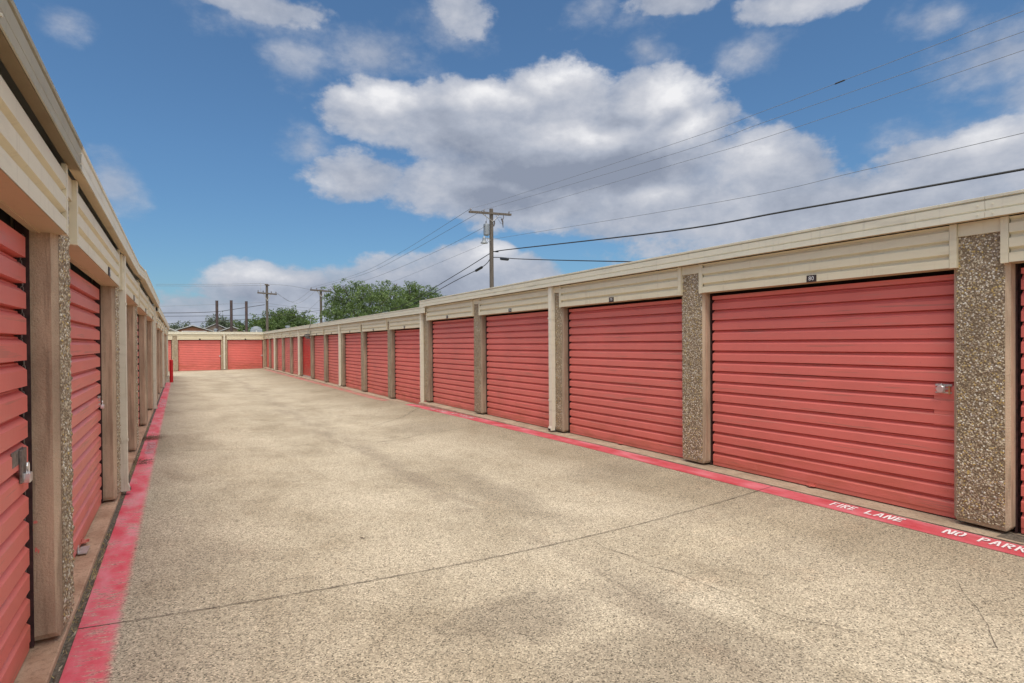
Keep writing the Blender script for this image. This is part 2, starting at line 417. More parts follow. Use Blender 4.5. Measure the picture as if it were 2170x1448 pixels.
def stencil(text, start_y, dir_y, base_x, dir_x, cw, pitch, hgt, mat, parent, space=None):
    """letters run along the stripe from start_y in direction dir_y; their feet are at base_x and they rise towards dir_x"""
    m_ = MB(); y = start_y
    for ch in text:
        if ch == ' ': y += dir_y*(space or pitch); continue
        w = cw*(.4 if ch == 'I' else 1)
        for x0, y0, x1, y1, t in LET[ch]:
            if ch == 'I': x0 = x1 = .5
            a = Vector((x0*w, y0*hgt)); b = Vector((x1*w, y1*hgt)); dd = (b-a)
            if dd.length < 1e-6: continue
            dd.normalize(); nn = Vector((-dd.y, dd.x))*t*cw*.5; e = dd*.0
            q = [a+nn-e, b+nn+e, b-nn+e, a-nn-e]
            P = []
            for p in q:
                X = base_x+dir_x*p.y; Y = y+dir_y*p.x; P.append((X, Y, gz(X, Y)+.008+.0006*(LET[ch].index((x0, y0, x1, y1, t)) if ch != 'I' else 0)))
            m_.quad(P)
        y += dir_y*(pitch-(cw-w))
    return m_.build('lettering', mat, parent)
stencil('FIRE', 3.235, -1, 5.44, 1, .052, .068, .112, M['white'], stR)
stencil('LANE', 2.91, -1, 5.44, 1, .062, .082, .112, M['white'], stR)
stencil('NO', 2.285, -1, 5.44, 1, .062, .078, .112, M['white'], stR)
stencil('PARKING', 2.045, -1, 5.44, 1, .058, .078, .112, M['white'], stR)
stencil('FIRE LANE', 13.6, -1, 5.43, 1, .095, .125, .12, M['whiteworn'], stR)
stencil('NO PARKING', 12.2, -1, 5.43, 1, .095, .125, .12, M['whiteworn'], stR)
for y0, t in ((9.95, 'NO PARKING'), (17.6, 'FIRE LANE'), (19.0, 'NO PARKING'), (27.0, 'NO')):
    stencil(t, y0, 1, -.33, -1, .085, .12, .12, M['whiteworn'], stL)

# joints and cracks in the paving
def strip_line(pts, w, up, jag=0):
    m_ = MB(); P = []
    for a, b in zip(pts, pts[1:]):
        k = max(1, int((Vector(b)-Vector(a)).length/.06))
        for i in range(k): P.append(Vector(a).lerp(Vector(b), i/k))
    P.append(Vector(pts[-1])); Q = []
    for i, p in enumerate(P):
        t = (P[min(i+1, len(P)-1)]-P[max(i-1, 0)]).normalized(); nn = Vector((-t.y, t.x))
        off = jag*(mnoise.noise(Vector((p.x*9, p.y*9, 1)))+.6*mnoise.noise(Vector((p.x*31, p.y*31, 4))))
        ww = w*(.55+.9*abs(mnoise.noise(Vector((p.x*5, p.y*5, 9)))))
        c_ = p+nn*off
        for s_ in (-1, 1):
            q = c_+nn*s_*ww/2; Q.append((q.x, q.y, gz(q.x, q.y)+up))
    m_.add(Q, [(2*i, 2*i+1, 2*i+3, 2*i+2) for i in range(len(P)-1)])
    return m_
def joined(lines):
    o = MB()
    for l in lines: o.add(l.v, l.f)
    return o
joined([strip_line([(-.50, 3.97), (2.5, 3.965), (5.6, 3.95)], .009, .0065, .006),
        strip_line([(-.5, 10.1), (2.3, 10.05), (5.6, 10.1)], .010, .0065, .02), strip_line([(-.5, 16.3), (5.6, 16.3)], .012, .0065, .01),
        strip_line([(-.5, 22.5), (5.5, 22.5)], .012, .0065, .01), strip_line([(-.5, 28.7), (5.5, 28.7)], .012, .0065, .01),
        strip_line([(-.5, -2.2), (5.6, -2.2)], .008, .0065)]).build('expansion_joint', M['crack'], drive)
joined([strip_line([(3.05, 3.85), (3.02, 3.68), (3.08, 3.42), (3.07, 3.2), (3.13, 3.03), (3.16, 2.7), (3.18, 2.5), (3.19, 2.22), (3.23, 2.1), (3.33, 1.95), (3.4, 1.78), (3.39, 1.62), (3.4, 1.5), (3.41, 1.37), (3.48, 1.2), (3.5, .6)], .0045, .0055, .014),
        strip_line([(4.6, 1.85), (4.42, 1.73), (4.25, 1.6), (4.06, 1.47), (3.92, 1.4), (3.8, 1.33)], .003, .0055, .012),
        strip_line([(2.95, 9.7), (3.2, 9.75), (3.5, 9.83), (3.9, 10.0)], .018, .0055, .02),
        strip_line([(2.53, 5.25), (2.85, 5.1)], .004, .0055, .005), strip_line([(3.4, 11.6), (4.4, 12.6), (5.3, 13.9)], .012, .0055, .03)]).build('crack', M['crack'], drive)
# scraps of leaf and twig lying on the paving
def debris():
    m_ = MB()
    for x, y, r in [(2.87, 3.2, .02), (.45, 5.9, .05), (1.35, 4.9, .04), (2.05, 6.9, .03), (-.31, 5.35, .02), (4.2, 2.9, .012), (3.9, 15.6, .09), (4.6, 14.8, .07), (1.1, 8.0, .06), (.9, 12.6, .08), (3.3, 2.3, .012), (2.3, 2.75, .012), (4.95, 4.4, .02)]:
        a = random.uniform(0, 3.14); dx, dy = math.cos(a)*r, math.sin(a)*r
        z = gz(x, y)+.008
        m_.add([(x-dx, y-dy, z), (x+dy*.15, y-dx*.15, z+.004), (x+dx, y+dy, z+.002), (x-dy*.15, y+dx*.15, z)], [(0, 1, 2, 3)])
    o = m_.build('leaf_litter', M['leafbit']); o['kind'] = 'stuff'; o['label'] = 'scraps of dead leaf and twig on the concrete drive'; o['category'] = 'litter'
debris()

# ------------------------------------------------------------------ storage buildings
def TR(D): return lambda a, o, z: (D-o, a, z)
def TL(L): return lambda a, o, z: (L+o, a, z)
def TB(S): return lambda a, o, z: (a, S-o, z)
PITCH, CW = 3.0876, .39
CO, HO = .135, .165          # how far column faces and header faces stand out from the door plane

def rib_profile(z0, z1, pitch, depth, flat, kind='door'):
    """points (o, z) up one side of a ribbed sheet"""
    P = []; z = z0
    while z < z1-.004:
        def ad(o, zz):
            if zz <= z1: P.append((o, zz))
        ad(depth, z+.0005); ad(depth, z+pitch*flat)
        ad(depth*.28, z+pitch*(flat+.17)); ad(0, z+pitch*(flat+.21)); ad(-.001, z+pitch*.90); ad(-.016, z+pitch*.93); ad(-.016, z+pitch*.985)
        z += pitch
    if z1-P[-1][1] > .002: P.append((P[-1][0], z1))
    return P
def ribbed(T, a0, a1, z0, z1, o0, pitch, depth, flat, thick=.004, header=False):
    m_ = MB()
    if header:   # broad boards whose lower edge leans back: seen from below the slope shows
        P = []; z = z0
        while z < z1-.004:
            for o_, zz in ((depth, z+.0005), (depth, z+pitch*.62), (depth*.1, z+pitch*.66), (depth*.0, z+pitch*.80), (depth*.10, z+pitch*.88)):
                if zz <= z1: P.append((o_, zz))
            z += pitch
        P.append((P[-1][0], z1))
    else: P = rib_profile(z0, z1, pitch, depth, flat)
    n = len(P)
    V = [T(a0, o0+o, z) for o, z in P]+[T(a1, o0+o, z) for o, z in P]
    m_.add(V, [(i, i+1, n+i+1, n+i) for i in range(n-1)])
    B = [T(a0, o0+o-thick, z) for o, z in P]+[T(a1, o0+o-thick, z) for o, z in P]
    k = len(m_.v); m_.add(B, [(i, n+i, n+i+1, i+1) for i in range(n-1)])
    m_.f += [(k+i, k+i+1, i+1, i) for i in range(n-1)]+[(n+i, n+i+1, k+n+i+1, k+n+i) for i in range(n-1)]; m_.mi += [0]*(2*n-2)
    return m_

def column(T, a0, a1, z0, z1, parent, near_side=-1, rough=0., seed=0, tilt=0., edge=None):
    """exposed aggregate face framed by cast concrete edges; foot rounded off"""
    m_ = MB(); ch = .028; r_ = random.Random(seed)
    def prof(z, inset=0.):
        return [(a0+inset, -.05), (a1-inset, -.05), (a1-inset, CO-ch), (a1-ch, CO-inset*.6), (a0+ch, CO-inset*.6), (a0+inset, CO-ch)]
    zs = [z0+.018, z0+.05, z1]; ins = [.018, 0, 0]
    rings = []
    for z, i_ in zip(zs, ins):
        rings.append([T(a+tilt*(z-z0), o, z+(r_.uniform(-.006, .006) if z == zs[0] else 0)) for a, o in prof(z, i_)])
    for A, B in zip(rings, rings[1:]):
        o = len(m_.v); m_.v += A+B
        for i in range(6):
            if i == 3 and B is rings[-1]: continue
            j = (i+1) % 6; m_.f.append((o+i, o+j, o+6+j, o+6+i)); m_.mi.append(0)
    o = len(m_.v); m_.v += rings[0]; m_.f.append(tuple(range(o, o+6))); m_.mi.append(0)
    o = len(m_.v); m_.v += rings[-1]; m_.f.append(tuple(range(o, o+6))[::-1]); m_.mi.append(0)
    # aggregate face
    if rough:
        na = 26; nz = int((z1-z0-.05)/.014); V = []
        for j in range(nz+1):
            z = z0+.05+(z1-z0-.05)*j/nz
            for i in range(na+1):
                a = a0+ch+(a1-a0-2*ch)*i/na
                edge = min(1, min(i, na-i)/1.)
                h = (abs(mnoise.noise(Vector((a*62, z*62, seed*3.1))))*1.3+.5*mnoise.noise(Vector((a*20, z*20, seed))))*rough*edge
                V.append(T(a+tilt*(z-z0), CO+h+.001, z))
        m_.add(V, [(j*(na+1)+i, j*(na+1)+i+1, (j+1)*(na+1)+i+1, (j+1)*(na+1)+i) for j in range(nz) for i in range(na)], 1)
    else:
        m_.add([T(a0+ch, CO, z0+.05), T(a1-ch, CO, z0+.05), T(a1-ch+tilt*(z1-z0), CO, z1), T(a0+ch+tilt*(z1-z0), CO, z1)], [(0, 1, 2, 3)], 1)
    return m_.build('column', [edge or M['conc'], M['agg']], parent)

def number_plate(T, a, z, txt, parent, flip, size=.072):
    m_ = MB(); s_ = -1 if flip else 1
    m_.box(T, a-size*.72, a+size*.72, HO+.013, HO+.019, z-size*.5, z+size*.5, 0)
    if txt:
        vs, fs = text_polys(txt, size*.86)
        m_.add([T(a+s_*x, HO+.0215, z+y) for x, y, _ in vs], fs, 1)
    return m_.build('number_plate', [M['plate'], M['platewhite']], parent)

def bay(T, root, a0, a1, zs, zh, zsof, txt, flip, mat=None, plate_at=.5, bar=True, raised=0, latch_side=None, handle=True, pitch=.1285, g0=.016, g1=.034, gap=.008):
    """roller door between two columns with its header above"""
    mat = mat or M['door']
    zb = zs+.012+raised
    dm = ribbed(T, a0+g0, a1-g1, zb+.045, zh-.04, -.016, pitch, .033, .62)
    dm.box(T, a0+g0, a1-g1, -.014, .012, zb, zb+.044)
    door = dm.build('roller_door', mat, root)
    if raised:
        s_ = MB(); s_.box(T, a0+.02, a1-.02, -.02, .03, zs+.003, zb-.002); s_.build('threshold', M['steel'], door)
    if handle:
        am = (a0+a1)/2; h = MB()
        h.box(T, am-.045, am+.045, .013, .045, zb+.008, zb+.014); h.box(T, am-.03, am+.03, .013, .018, zb+.008, zb+.040); h.box(T, am-.008, am+.008, .045, .060, zb+.006, zb+.026)
        h.build('door_handle', mat, door)
    for a, s_ in ((a0, 1), (a1, -1)):
        t = MB(); t.box(T, a-.004*s_, a+.008*s_, -.03, .022, zs+.004, zh+.1); t.box(T, a+.006*s_, a+.016*s_, -.034, -.028, zs+.006, zh+.09)
        t.build('door_track', M['rust'], root)
    # header: ribbed boards, end strips, underside
    e0, e1 = a0-.045, a1+.045
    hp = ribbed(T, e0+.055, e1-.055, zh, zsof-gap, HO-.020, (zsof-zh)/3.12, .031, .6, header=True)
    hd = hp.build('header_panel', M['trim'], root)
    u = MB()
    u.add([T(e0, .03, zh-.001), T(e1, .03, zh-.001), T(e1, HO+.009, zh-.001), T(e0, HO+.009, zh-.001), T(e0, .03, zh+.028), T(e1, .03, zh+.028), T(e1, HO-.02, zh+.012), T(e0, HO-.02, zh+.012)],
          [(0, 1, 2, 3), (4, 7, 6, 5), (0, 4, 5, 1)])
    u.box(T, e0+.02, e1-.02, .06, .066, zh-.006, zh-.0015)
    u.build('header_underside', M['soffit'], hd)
    for b0, b1 in ((e0, e0+.052), (e1-.052, e1)):
        s_ = MB(); s_.box(T, b0, b1, HO-.01, HO+.012, zh-.003, zsof-.003); s_.box(T, b0 if b0 == e0 else b1-.004, b0+.004 if b0 == e0 else b1, CO-.03 if False else .0, HO-.01, zh-.002, zsof-.003)
        for q in range(3):
            zz = zh+.04+q*(zsof-zh-.08)/2
            s_.box(T, (b0+b1)/2-.004, (b0+b1)/2+.004, HO+.012, HO+.015, zz-.004, zz+.004)
        s_.build('end_strip', M['trim'], hd)
    if txt is not None:
        number_plate(T, a0+(a1-a0)*plate_at, zh+.034, txt, hd, flip)
    return door

def fascia(T, root, a0, a1, zlo, zhi, of=.245, ofn=None, seams=(), zb2=None):
    """folded metal edge with two grooves, built as pieces that lap at the seams"""
    cuts = [a0]+[s_ for s_ in seams if a0 < s_ < a1]+[a1]
    H = zhi-zlo
    for i, (p, q) in enumerate(zip(cuts, cuts[1:])):
        e = .0012*(i % 2)
        pr = [(of+.004, 0), (of+.006, .30*H), (of-.010, .325*H), (of-.008, .345*H), (of+.002, .40*H), (of+.006, .775*H), (of-.012, .80*H), (of-.010, .83*H), (of+.010, .87*H), (of+.012, .985*H), (of+.004, H), (of-.3, H+.005), (of-.3, H-.02), (of-.02, H-.03), (of-.02, .006)]
        d2 = (ofn-of) if ofn is not None else 0; zs2 = zb2 or 0
        m_ = MB()
        m_.extr(pr, lambda o, z: T(p+.0015, o+e, zlo+z), lambda o, z: T(q-.0015, o+e+d2, zlo+z+zs2))
        for s_ in (p+.05, q-.05):
            for zz in (.18, .6):
                if q-p > 1: m_.box(T, s_-.005, s_+.005, of+.004, of+.010+e, zlo+zz*H-.005, zlo+zz*H+.005)
        m_.build('fascia', M['fascia'], root)
        s2 = MB()
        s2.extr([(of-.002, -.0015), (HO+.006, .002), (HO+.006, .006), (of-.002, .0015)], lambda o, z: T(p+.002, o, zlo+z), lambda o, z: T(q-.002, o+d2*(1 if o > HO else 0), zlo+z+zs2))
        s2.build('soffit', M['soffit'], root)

def downspout(T, root, a0, a1, zb, zt, o0=CO, cut=True, flutes=True):
    m_ = MB(); w = a1-a0; D_ = .082
    # fluted front
    P = []; nfl = 4
    for i in range(nfl):
        t0 = a0+w*i/nfl; t1 = a0+w*(i+1)/nfl
        P += [(t0+.002, o0+D_), (t1-.006, o0+D_), (t1-.004, o0+D_-.005), (t1-.001, o0+D_-.005)]
    P += [(a1, o0+D_-.004), (a1, o0+.004), (a0, o0+.004), (a0, o0+D_-.002)]
    m_.extr(P, lambda a, o: T(a, o, zb+.10), lambda a, o: T(a, o, zt))
    # flared shoe at the foot
    Q = [(a0, o0+D_), (a1, o0+D_), (a1, o0+.006), (a0, o0+.006)]
    m_.extr(Q, lambda a, o: T(a, o+.004, zb+.10), lambda a, o: T(a, o+(.022 if o > o0+.03 else .012), zb+.03), caps=True)
    s_ = m_.build('downspout', M['spout'], root)
    k = MB(); k.box(T, a0+.012, a1-.012, o0+.02, o0+.02+D_, zb+.026, zb+.031); k.box(T, a0+.014, a1-.014, o0+D_+.022, o0+D_+.0245, zb+.032, zb+.065); k.build('spout_mouth', M['dark'], s_)
    for zz in (.55, 2.0):
        b_ = MB(); b_.box(T, a0-.012, a1+.012, o0+.03, o0+.038, zb+zz, zb+zz+.03); b_.box(T, a0-.004, a1+.004, o0+D_+.0005, o0+D_+.004, zb+zz, zb+zz+.028); b_.build('downspout_strap', M['spout'], s_)
    return s_

def shell(T, root, a0, a1, zs, zt, depth, ofas=.245):
    w = MB(); w.box(T, a0, a1, -depth, -.07, zs-.5, zt-.06); w.build('wall', M['dark'] if False else M['tanwall'], root)
    dk = MB(); dk.box(T, a0+.01, a1-.01, -.068, -.05, zs-.1, zt-.05); dk.build('recess_shade', M['dark'], root)  # near-black sheet stands in for the shade behind doors and headers
    r = MB(); r.box(T, a0-.02, a1+.02, -depth-.1, ofas-.03, zt-.035, zt-.006); r.build('roof', M['roofmetal'], root)

def slab(T, root, a0, a1, zs, o1, mat=None):
    s_ = MB(); s_.box(T, a0, a1, -.3, o1, zs-.55, zs); return s_.build('slab', mat or M['slab'], root, bevel=.006)

# right row
D0 = 5.8956; S0 = 1.9462
TRt = TR(D0)
A0r = lambda k: S0+PITCH*k
nearR = thing('storage_building', 'near right storage row with doors numbered 80 and 79 and the taller roofline', 'storage building', (D0, -5, 0), 'rows of storage units')
farR = thing('storage_building', 'lower far right storage row with one bright red door among faded ones', 'storage building', (D0, 14.7, -.15), 'rows of storage units')
backB = thing('storage_building', 'storage row across the end of the drive with two doors facing the camera', 'storage building', (2.9, 47.9, -.3), 'rows of storage units')
nearL = thing('storage_building', 'near left storage row rising out of frame beside the camera', 'storage building', (-.675, -5, 0), 'rows of storage units')
farL = thing('storage_building', 'lower far left storage row ending by the red bollard', 'storage building', (-.675, 17.6, -.05), 'rows of storage units')

RN = dict(zs=0., zh=2.199, zf=2.5697, zt=2.743)
RF = dict(zs=-.152, zh=2.03, zf=2.40, zt=2.574)
nums = {0: None}
for k in range(-2, 15):
    B = RN if k <= 4 else RF; root = nearR if k <= 4 else farR
    column(TRt, A0r(k), A0r(k)+CW, B['zs']+(.012), B['zf']-.10, root, rough=.006 if k in (0, 1) else 0, seed=20+k, edge=M['concR'])
    c_ = MB(); c_.box(TRt, A0r(k)+.048, A0r(k)+CW-.048, CO-.02, CO+.022, B['zf']-.112, B['zf']-.002); c_.build('column_cap', M['trim'], root)
for k in range(-3, 15):
    B = RN if k < 4 else RF; root = nearR if k < 4 else farR
    a0 = A0r(k)+CW; a1 = A0r(k+1)
    if k == 14: a1 = 47.75
    txt = str(80-k) if 0 <= k <= 9 else ''
    if k < 0: txt = str(81-k-1)
    bright = (k == 9)
    rl = bay(TRt, root, a0, a1, B['zs'], B['zh'], B['zf'], txt, True, M['door_bright'] if bright else None, plate_at=.46 if k == 0 else .5, raised=.07 if bright else 0, handle=k < 9, pitch=.088 if bright else (.1285 if k != 2 else .1265))
    if bright: rl['label'] = 'bright glossy red door with grey threshold'
# roof edge, right
fascia(TRt, nearR, -6, 14.64, RN['zf'], RN['zt'], seams=[A0r(2*i)+.12 for i in range(-2, 3)])
fascia(TRt, farR, 14.30, 47.62, RF['zf'], RF['zt'], of=.240, seams=[A0r(2*i)+.2 for i in range(3, 8)])
shell(TRt, nearR, -6, 14.62, 0, RN['zt'], 6)
shell(TRt, farR, 14.66, 47.8, -.15, RF['zt'], 6, .24)
slab(TRt, nearR, -6, 14.62, 0, .30); slab(TRt, farR, 14.64, 47.7, -.150, .30)
k = 2; downspout(TRt, nearR, A0r(2)+.225, A0r(2)+.325, 0., RN['zf']-.004)
for k in (4, 7, 10, 13):
    B = RF
    downspout(TRt, farR, A0r(k)+.245+(.08 if k == 4 else 0), A0r(k)+.345+(.08 if k == 4 else 0), B['zs'], B['zf']-.004)
# debris wedged in the crack between slab and drive, right
drape('joint_gap', M['crack'], 5.5965, 5.6065, -8, 46, .0095, nearR if False else drive, nx=2, jitter=.004)

# left row
L0 = -.675; TLt = TL(L0); SL0 = 3.7603
A0l = lambda k: SL0+PITCH*k
LN = dict(zs=.04, zh=2.166, zf=2.536, zt=2.672); LF_ = dict(zs=-.03, zh=2.10, zf=2.46, zt=2.625)
for k in range(-3, 12):
    if A0l(k) > 38: break
    B = LN if k <= 4 else LF_; root = nearL if k <= 4 else farL
    column(TLt, A0l(k), A0l(k)+CW, B['zs'], B['zf']-.10, root, rough=.013 if k in (0, 1, 2) else 0, seed=50+k, tilt=0)
    c_ = MB(); c_.box(TLt, A0l(k)+.048, A0l(k)+CW-.048, CO-.02, CO+.020, B['zf']-.125, B['zf']-.002); c_.build('column_cap', M['trim'], root)
for k in range(-3, 11):
    B = LN if k <= 3 else LF_; root = nearL if k <= 3 else farL
    if k == 4: B = LN; root = nearL
    a1 = A0l(k+1)
    bay(TLt, root, A0l(k)+CW, a1, B['zs'], B['zh'], B['zf'], str(48+k) if 0 <= k <= 3 else ('' if k > 0 else None), False, plate_at=.62, handle=True, g0=.03, g1=.06, gap=.026)
fascia(TLt, nearL, -6, 9.05, LN['zf'], LN['zt'], of=.223, seams=[A0l(0)+.12, A0l(-2)+.1, A0l(-1)+1.5])
fascia(TLt, nearL, 9.05, 10.2, LN['zf'], LN['zt'], of=.223, ofn=.25, zb2=.03)
fascia(TLt, nearL, 10.2, 17.5, LN['zf']+.03, LN['zt']+.045, of=.25, seams=[13.4])
fascia(TLt, farL, 17.42, 37.6, LF_['zf'], LF_['zt'], of=.235, seams=[A0l(6), A0l(8), A0l(10)])
shell(TLt, nearL, -6, 17.5, 0, LN['zt'], 6, .223); shell(TLt, farL, 17.52, 37.6, 0, LF_['zt'], 6, .235)
slab(TLt, nearL, -6, 17.49, LN['zs']-.004, .135, M['slabwarm']); slab(TLt, farL, 17.5, 37.6, LF_['zs']-.004, .135)
for k, r_, B in ((1, nearL, LN), (4, nearL, LN), (7, farL, LF_), (10, farL, LF_)):
    downspout(TLt, r_, A0l(k)+.30+(.12 if k == 1 else 0), A0l(k)+.395+(.12 if k == 1 else 0), B['zs']-.03, B['zf']-.004, o0=CO-.02)
# box joining the roof step above the fourth downspout
q = MB(); q.box(TLt, 17.42, 17.62, .02, .232, LF_['zf']-.002, LF_['zf']-.02+.03); q.build('fascia_return', M['trim'], farL)
q = MB(); q.box(TRt, 14.42, 14.60, .10, .238, RF['zf']-.0, RN['zf']-.002); q.build('fascia_return', M['trim'], nearR)

# end row
S1 = 47.9; TBt = TB(S1); BB = dict(zs=-.285, zh=1.99, zf=2.38, zt=2.568)
cols = [(-3.6, -3.2), (-.43, -.036), (2.735, 3.165), (5.62, 6.01)]
for i, (a, b) in enumerate(cols):
    column(TBt, a, b, BB['zs'], BB['zf']-.1, backB, seed=80+i)
    c_ = MB(); c_.box(TBt, a+.048, b-.048, CO-.02, CO+.02, BB['zf']-.112, BB['zf']-.002); c_.build('column_cap', M['trim'], backB)
for a, b in ((-6.2, -3.6), (-3.2, -.43), (-.036, 2.735), (3.165, 5.62)):
    bay(TBt, backB, a, b, BB['zs'], BB['zh'], BB['zf'], '', False, handle=False)
fascia(TBt, backB, -8, 5.75, BB['zf'], BB['zt'], of=.24)
shell(TBt, backB, -8, 11.9, -.3, BB['zt'], 6, .24)
slab(TBt, backB, -8, 6.0, BB['zs'], .16)
downspout(TBt, backB, 2.90, 3.0, BB['zs'], BB['zf']-.004)

# latches, padlocks
def latch(T, a, z, s_, parent):
    """slide bolt plate, s_ = direction of the jamb"""
    m_ = MB(); a1 = a+s_*.125
    lo, hi = min(a, a1), max(a, a1)
    m_.box(T, lo, hi, .0085, .013, z-.042, z+.042); m_.box(T, lo, hi, .013, .022, z+.024, z+.040); m_.box(T, lo, hi, .013, .022, z-.040, z-.026)
    m_.box(T, lo+.02, hi, .013, .020, z-.006, z+.007)
    for zz in (.032, -.033):
        m_.box(T, a+s_*.04-.006, a+s_*.04+.006, .022, .027, z+zz-.005, z+zz+.005)
    return m_.build('door_latch', M['steel'], parent)
def disc_lock(T, a, z, label, brass=True):
    m_ = MB()
    n = 16; ctr = Vector(T(a, .045, z)); ax = (Vector(T(a, 1, z))-Vector(T(a, 0, z)))
    u = Vector((0, 0, 1)); w = ax.cross(u)
    rings = [(.030, -.017), (.034, -.010), (.034, .010), (.028, .017)]
    V = []
    for r, h in rings:
        for k in range(n):
            t = 2*math.pi*k/n; V.append(ctr+ax*h+(u*math.sin(t)+w*math.cos(t))*r)
    F = [(j*n+k, j*n+(k+1) % n, (j+1)*n+(k+1) % n, (j+1)*n+k) for j in range(3) for k in range(n)]+[tuple(range(n)), tuple(range(3*n, 4*n))[::-1]]
    m_.add(V, F)
    root = thing('padlock', label, 'padlock', tuple(ctr-Vector((0, 0, .034))), 'padlocks on the doors')
    m_.build('lock_body', M['chrome'], root, smooth=False)
    t = MB(); t.tube([ctr+w*.0+Vector((0, 0, .028)), ctr+Vector((0, 0, .046))-ax*.01, ctr+Vector((0, 0, .040))-ax*.034], .005, 6); t.build('shackle', M['steel'], root)
    if brass:
        b_ = MB(); b_.box(T, a-.062, a-.05, .022, .030, z-.045, z+.03); b_.build('keeper', M['brass'], root)
def shackle_lock(T, a, z, label, sc=1.):
    c0 = Vector(T(a, .04, z)); root = thing('padlock', label, 'padlock', tuple(c0-Vector((0, 0, .06*sc))), 'padlocks on the doors')
    m_ = MB()
    pr = [(-.026, -.05), (.026, -.05), (.03, -.03), (.026, -.004), (-.026, -.004), (-.03, -.03)]
    m_.extr([(x*sc, y*sc) for x, y in pr], lambda x, y: T(a+x, .026, z+y), lambda x, y: T(a+x, .054, z+y)); m_.build('lock_body', M['chrome'], root, bevel=.003)
    s_ = MB(); s_.tube([T(a-.018*sc, .04, z-.006), T(a-.018*sc, .04, z+.03*sc), T(a-.010*sc, .04, z+.042*sc), T(a+.010*sc, .04, z+.042*sc), T(a+.018*sc, .04, z+.03*sc), T(a+.018*sc, .04, z-.006)], .005*sc, 8)
    s_.build('shackle', M['chrome'], root)
doorsR = [o for o in nearR.children if o.name.startswith('roller_door')]
def dnear(root, axis, val):
    best = None
    for o in root.children:
        if o.name.startswith('roller_door'):
            c_ = sum((v.co[axis] for v in o.data.vertices))/len(o.data.vertices)+root.location[axis]
            if best is None or abs(c_-val) < best[0]: best = (abs(c_-val), o)
    return best[1]
d80 = dnear(nearR, 1, 3.7)
latch(TRt, 2.515, 1.148, -1, d80); disc_lock(TRt, 2.462, 1.146, 'round chrome disc lock on the latch of door 80')
pm = MB(); pm.box(TRt, 2.35, 2.53, .0075, .0095, .82, 1.10)
for i in range(5):
    for a_ in (2.36, 2.52): pm.box(TRt, a_-.005, a_+.005, .0095, .0125, .835+i*.06, .845+i*.06)
pm.build('patch_plate', M['door'], d80)
dl1 = dnear(nearL, 1, 2.4)
m_ = MB(); m_.box(TLt, 3.38, 3.60, .012, .018, 1.02, 1.095); m_.box(TLt, 3.50, 3.60, .018, .03, .93, 1.09); m_.build('door_latch', M['chain'], dl1, bevel=.003)
shackle_lock(TLt, 3.56, .975, 'chrome padlock on the nearest left door beside the big concrete column', 1.0)
dl2 = dnear(nearL, 1, 5.5); latch(TLt, 6.62, 1.06, 1, dl2)
shackle_lock(TLt, 6.70, 1.02, 'small padlock on the second left door from the camera', .8)
dl2b = MB(); dl2b.box(TLt, 5.22, 5.40, .02, .075, .048, .054); dl2b.box(TLt, 5.24, 5.30, .014, .02, .05, .10); dl2b.build('door_handle', M['steel'], dl2)
for a in (2.62, 5.5):
    dbk = dnear(backB, 0, a-1.3); latch(TBt, a-.02, .78, 1, dbk)
    disc_lock(TBt, a+.03, .74, 'small lock on the %s door of the end row' % ('left' if a < 3 else 'right'), False)
# loose chain hanging in the dark gap beside the nearest left door
ch = MB()
for i in range(58):
    z = .25+i*.033; yy = 3.725+.008*math.sin(i*.7)+.004*math.sin(i*2.9); x = L0-.004+.004*math.cos(i)
    P = [(x+(.006*math.cos(t) if i % 2 else 0), yy+(0 if i % 2 else .006*math.cos(t)), z+.016*math.sin(t)) for t in [2*math.pi*k/8 for k in range(9)]]
    ch.tube(P, .0024, 5, caps=False)
ch.build('door_chain', M['chain'], dl1)
# flecks of red door paint on the jamb of the near left column
colL0 = min((o for o in nearL.children if o.name.startswith('column') and not o.name.startswith('column_cap')), key=lambda o: abs(sum(v.co[1] for v in o.data.vertices)/len(o.data.vertices)+nearL.location[1]-3.95))
m_ = MB(); r_ = random.Random(4)
for X, Y, rx, rz in [(75, 1106, .012, .009), (68, 1123, .006, .010), (77, 1165, .006, .016), (82, 1168, .004, .012), (69, 1257, .006, .008), (60, 935, .005, .022), (58, 700, .004, .035), (61, 985, .004, .016), (63, 1205, .003, .012), (66, 1300, .003, .01), (57, 640, .003, .03)]:
    p = on_y(X, Y, A0l(0)-.0015); x0 = max(p.x, L0+.006+rx)
    P = []
    for k in range(9):
        t = 2*math.pi*k/9; q_ = r_.uniform(.55, 1.15); P.append((x0+rx*q_*math.cos(t), A0l(0)-.0015, p.z+rz*q_*math.sin(t)))
    m_.add(P, [tuple(range(9))])
m_.build('paint_splash', M['door'], colL0)
# floodlight on the far right row
M['darkgrey'] = simple('dark_grey_enamel', (.09, .095, .10), .5)
fl = thing('floodlight', 'small grey floodlight fixed under the eave of the far right row', 'floodlight', (5.62, 29.75, 2.0))
m_ = MB(); m_.box(W, 5.46, 5.66, 29.70, 29.95, 2.03, 2.10); m_.extr([(5.44, 2.02), (5.64, 1.98), (5.68, 1.86), (5.52, 1.88)], lambda x, z: (x, 29.68, z), lambda x, z: (x, 29.97, z)); m_.build('lamp_housing', M['darkgrey'], fl, bevel=.006)
m_ = MB(); m_.tube([(5.6, 29.82, 2.1), (5.6, 29.82, 2.3), (5.63, 29.5, 2.5), (5.62, 29.3, 2.62), (5.62, 29.3, 2.78)], .012, 6); m_.build('conduit', M['greybox'], fl)
m_ = MB(); m_.tube([(5.62, 29.3, 2.74), (5.62, 29.3, 2.84)], .04, 8); m_.build('photocell', M['greybox'], fl)

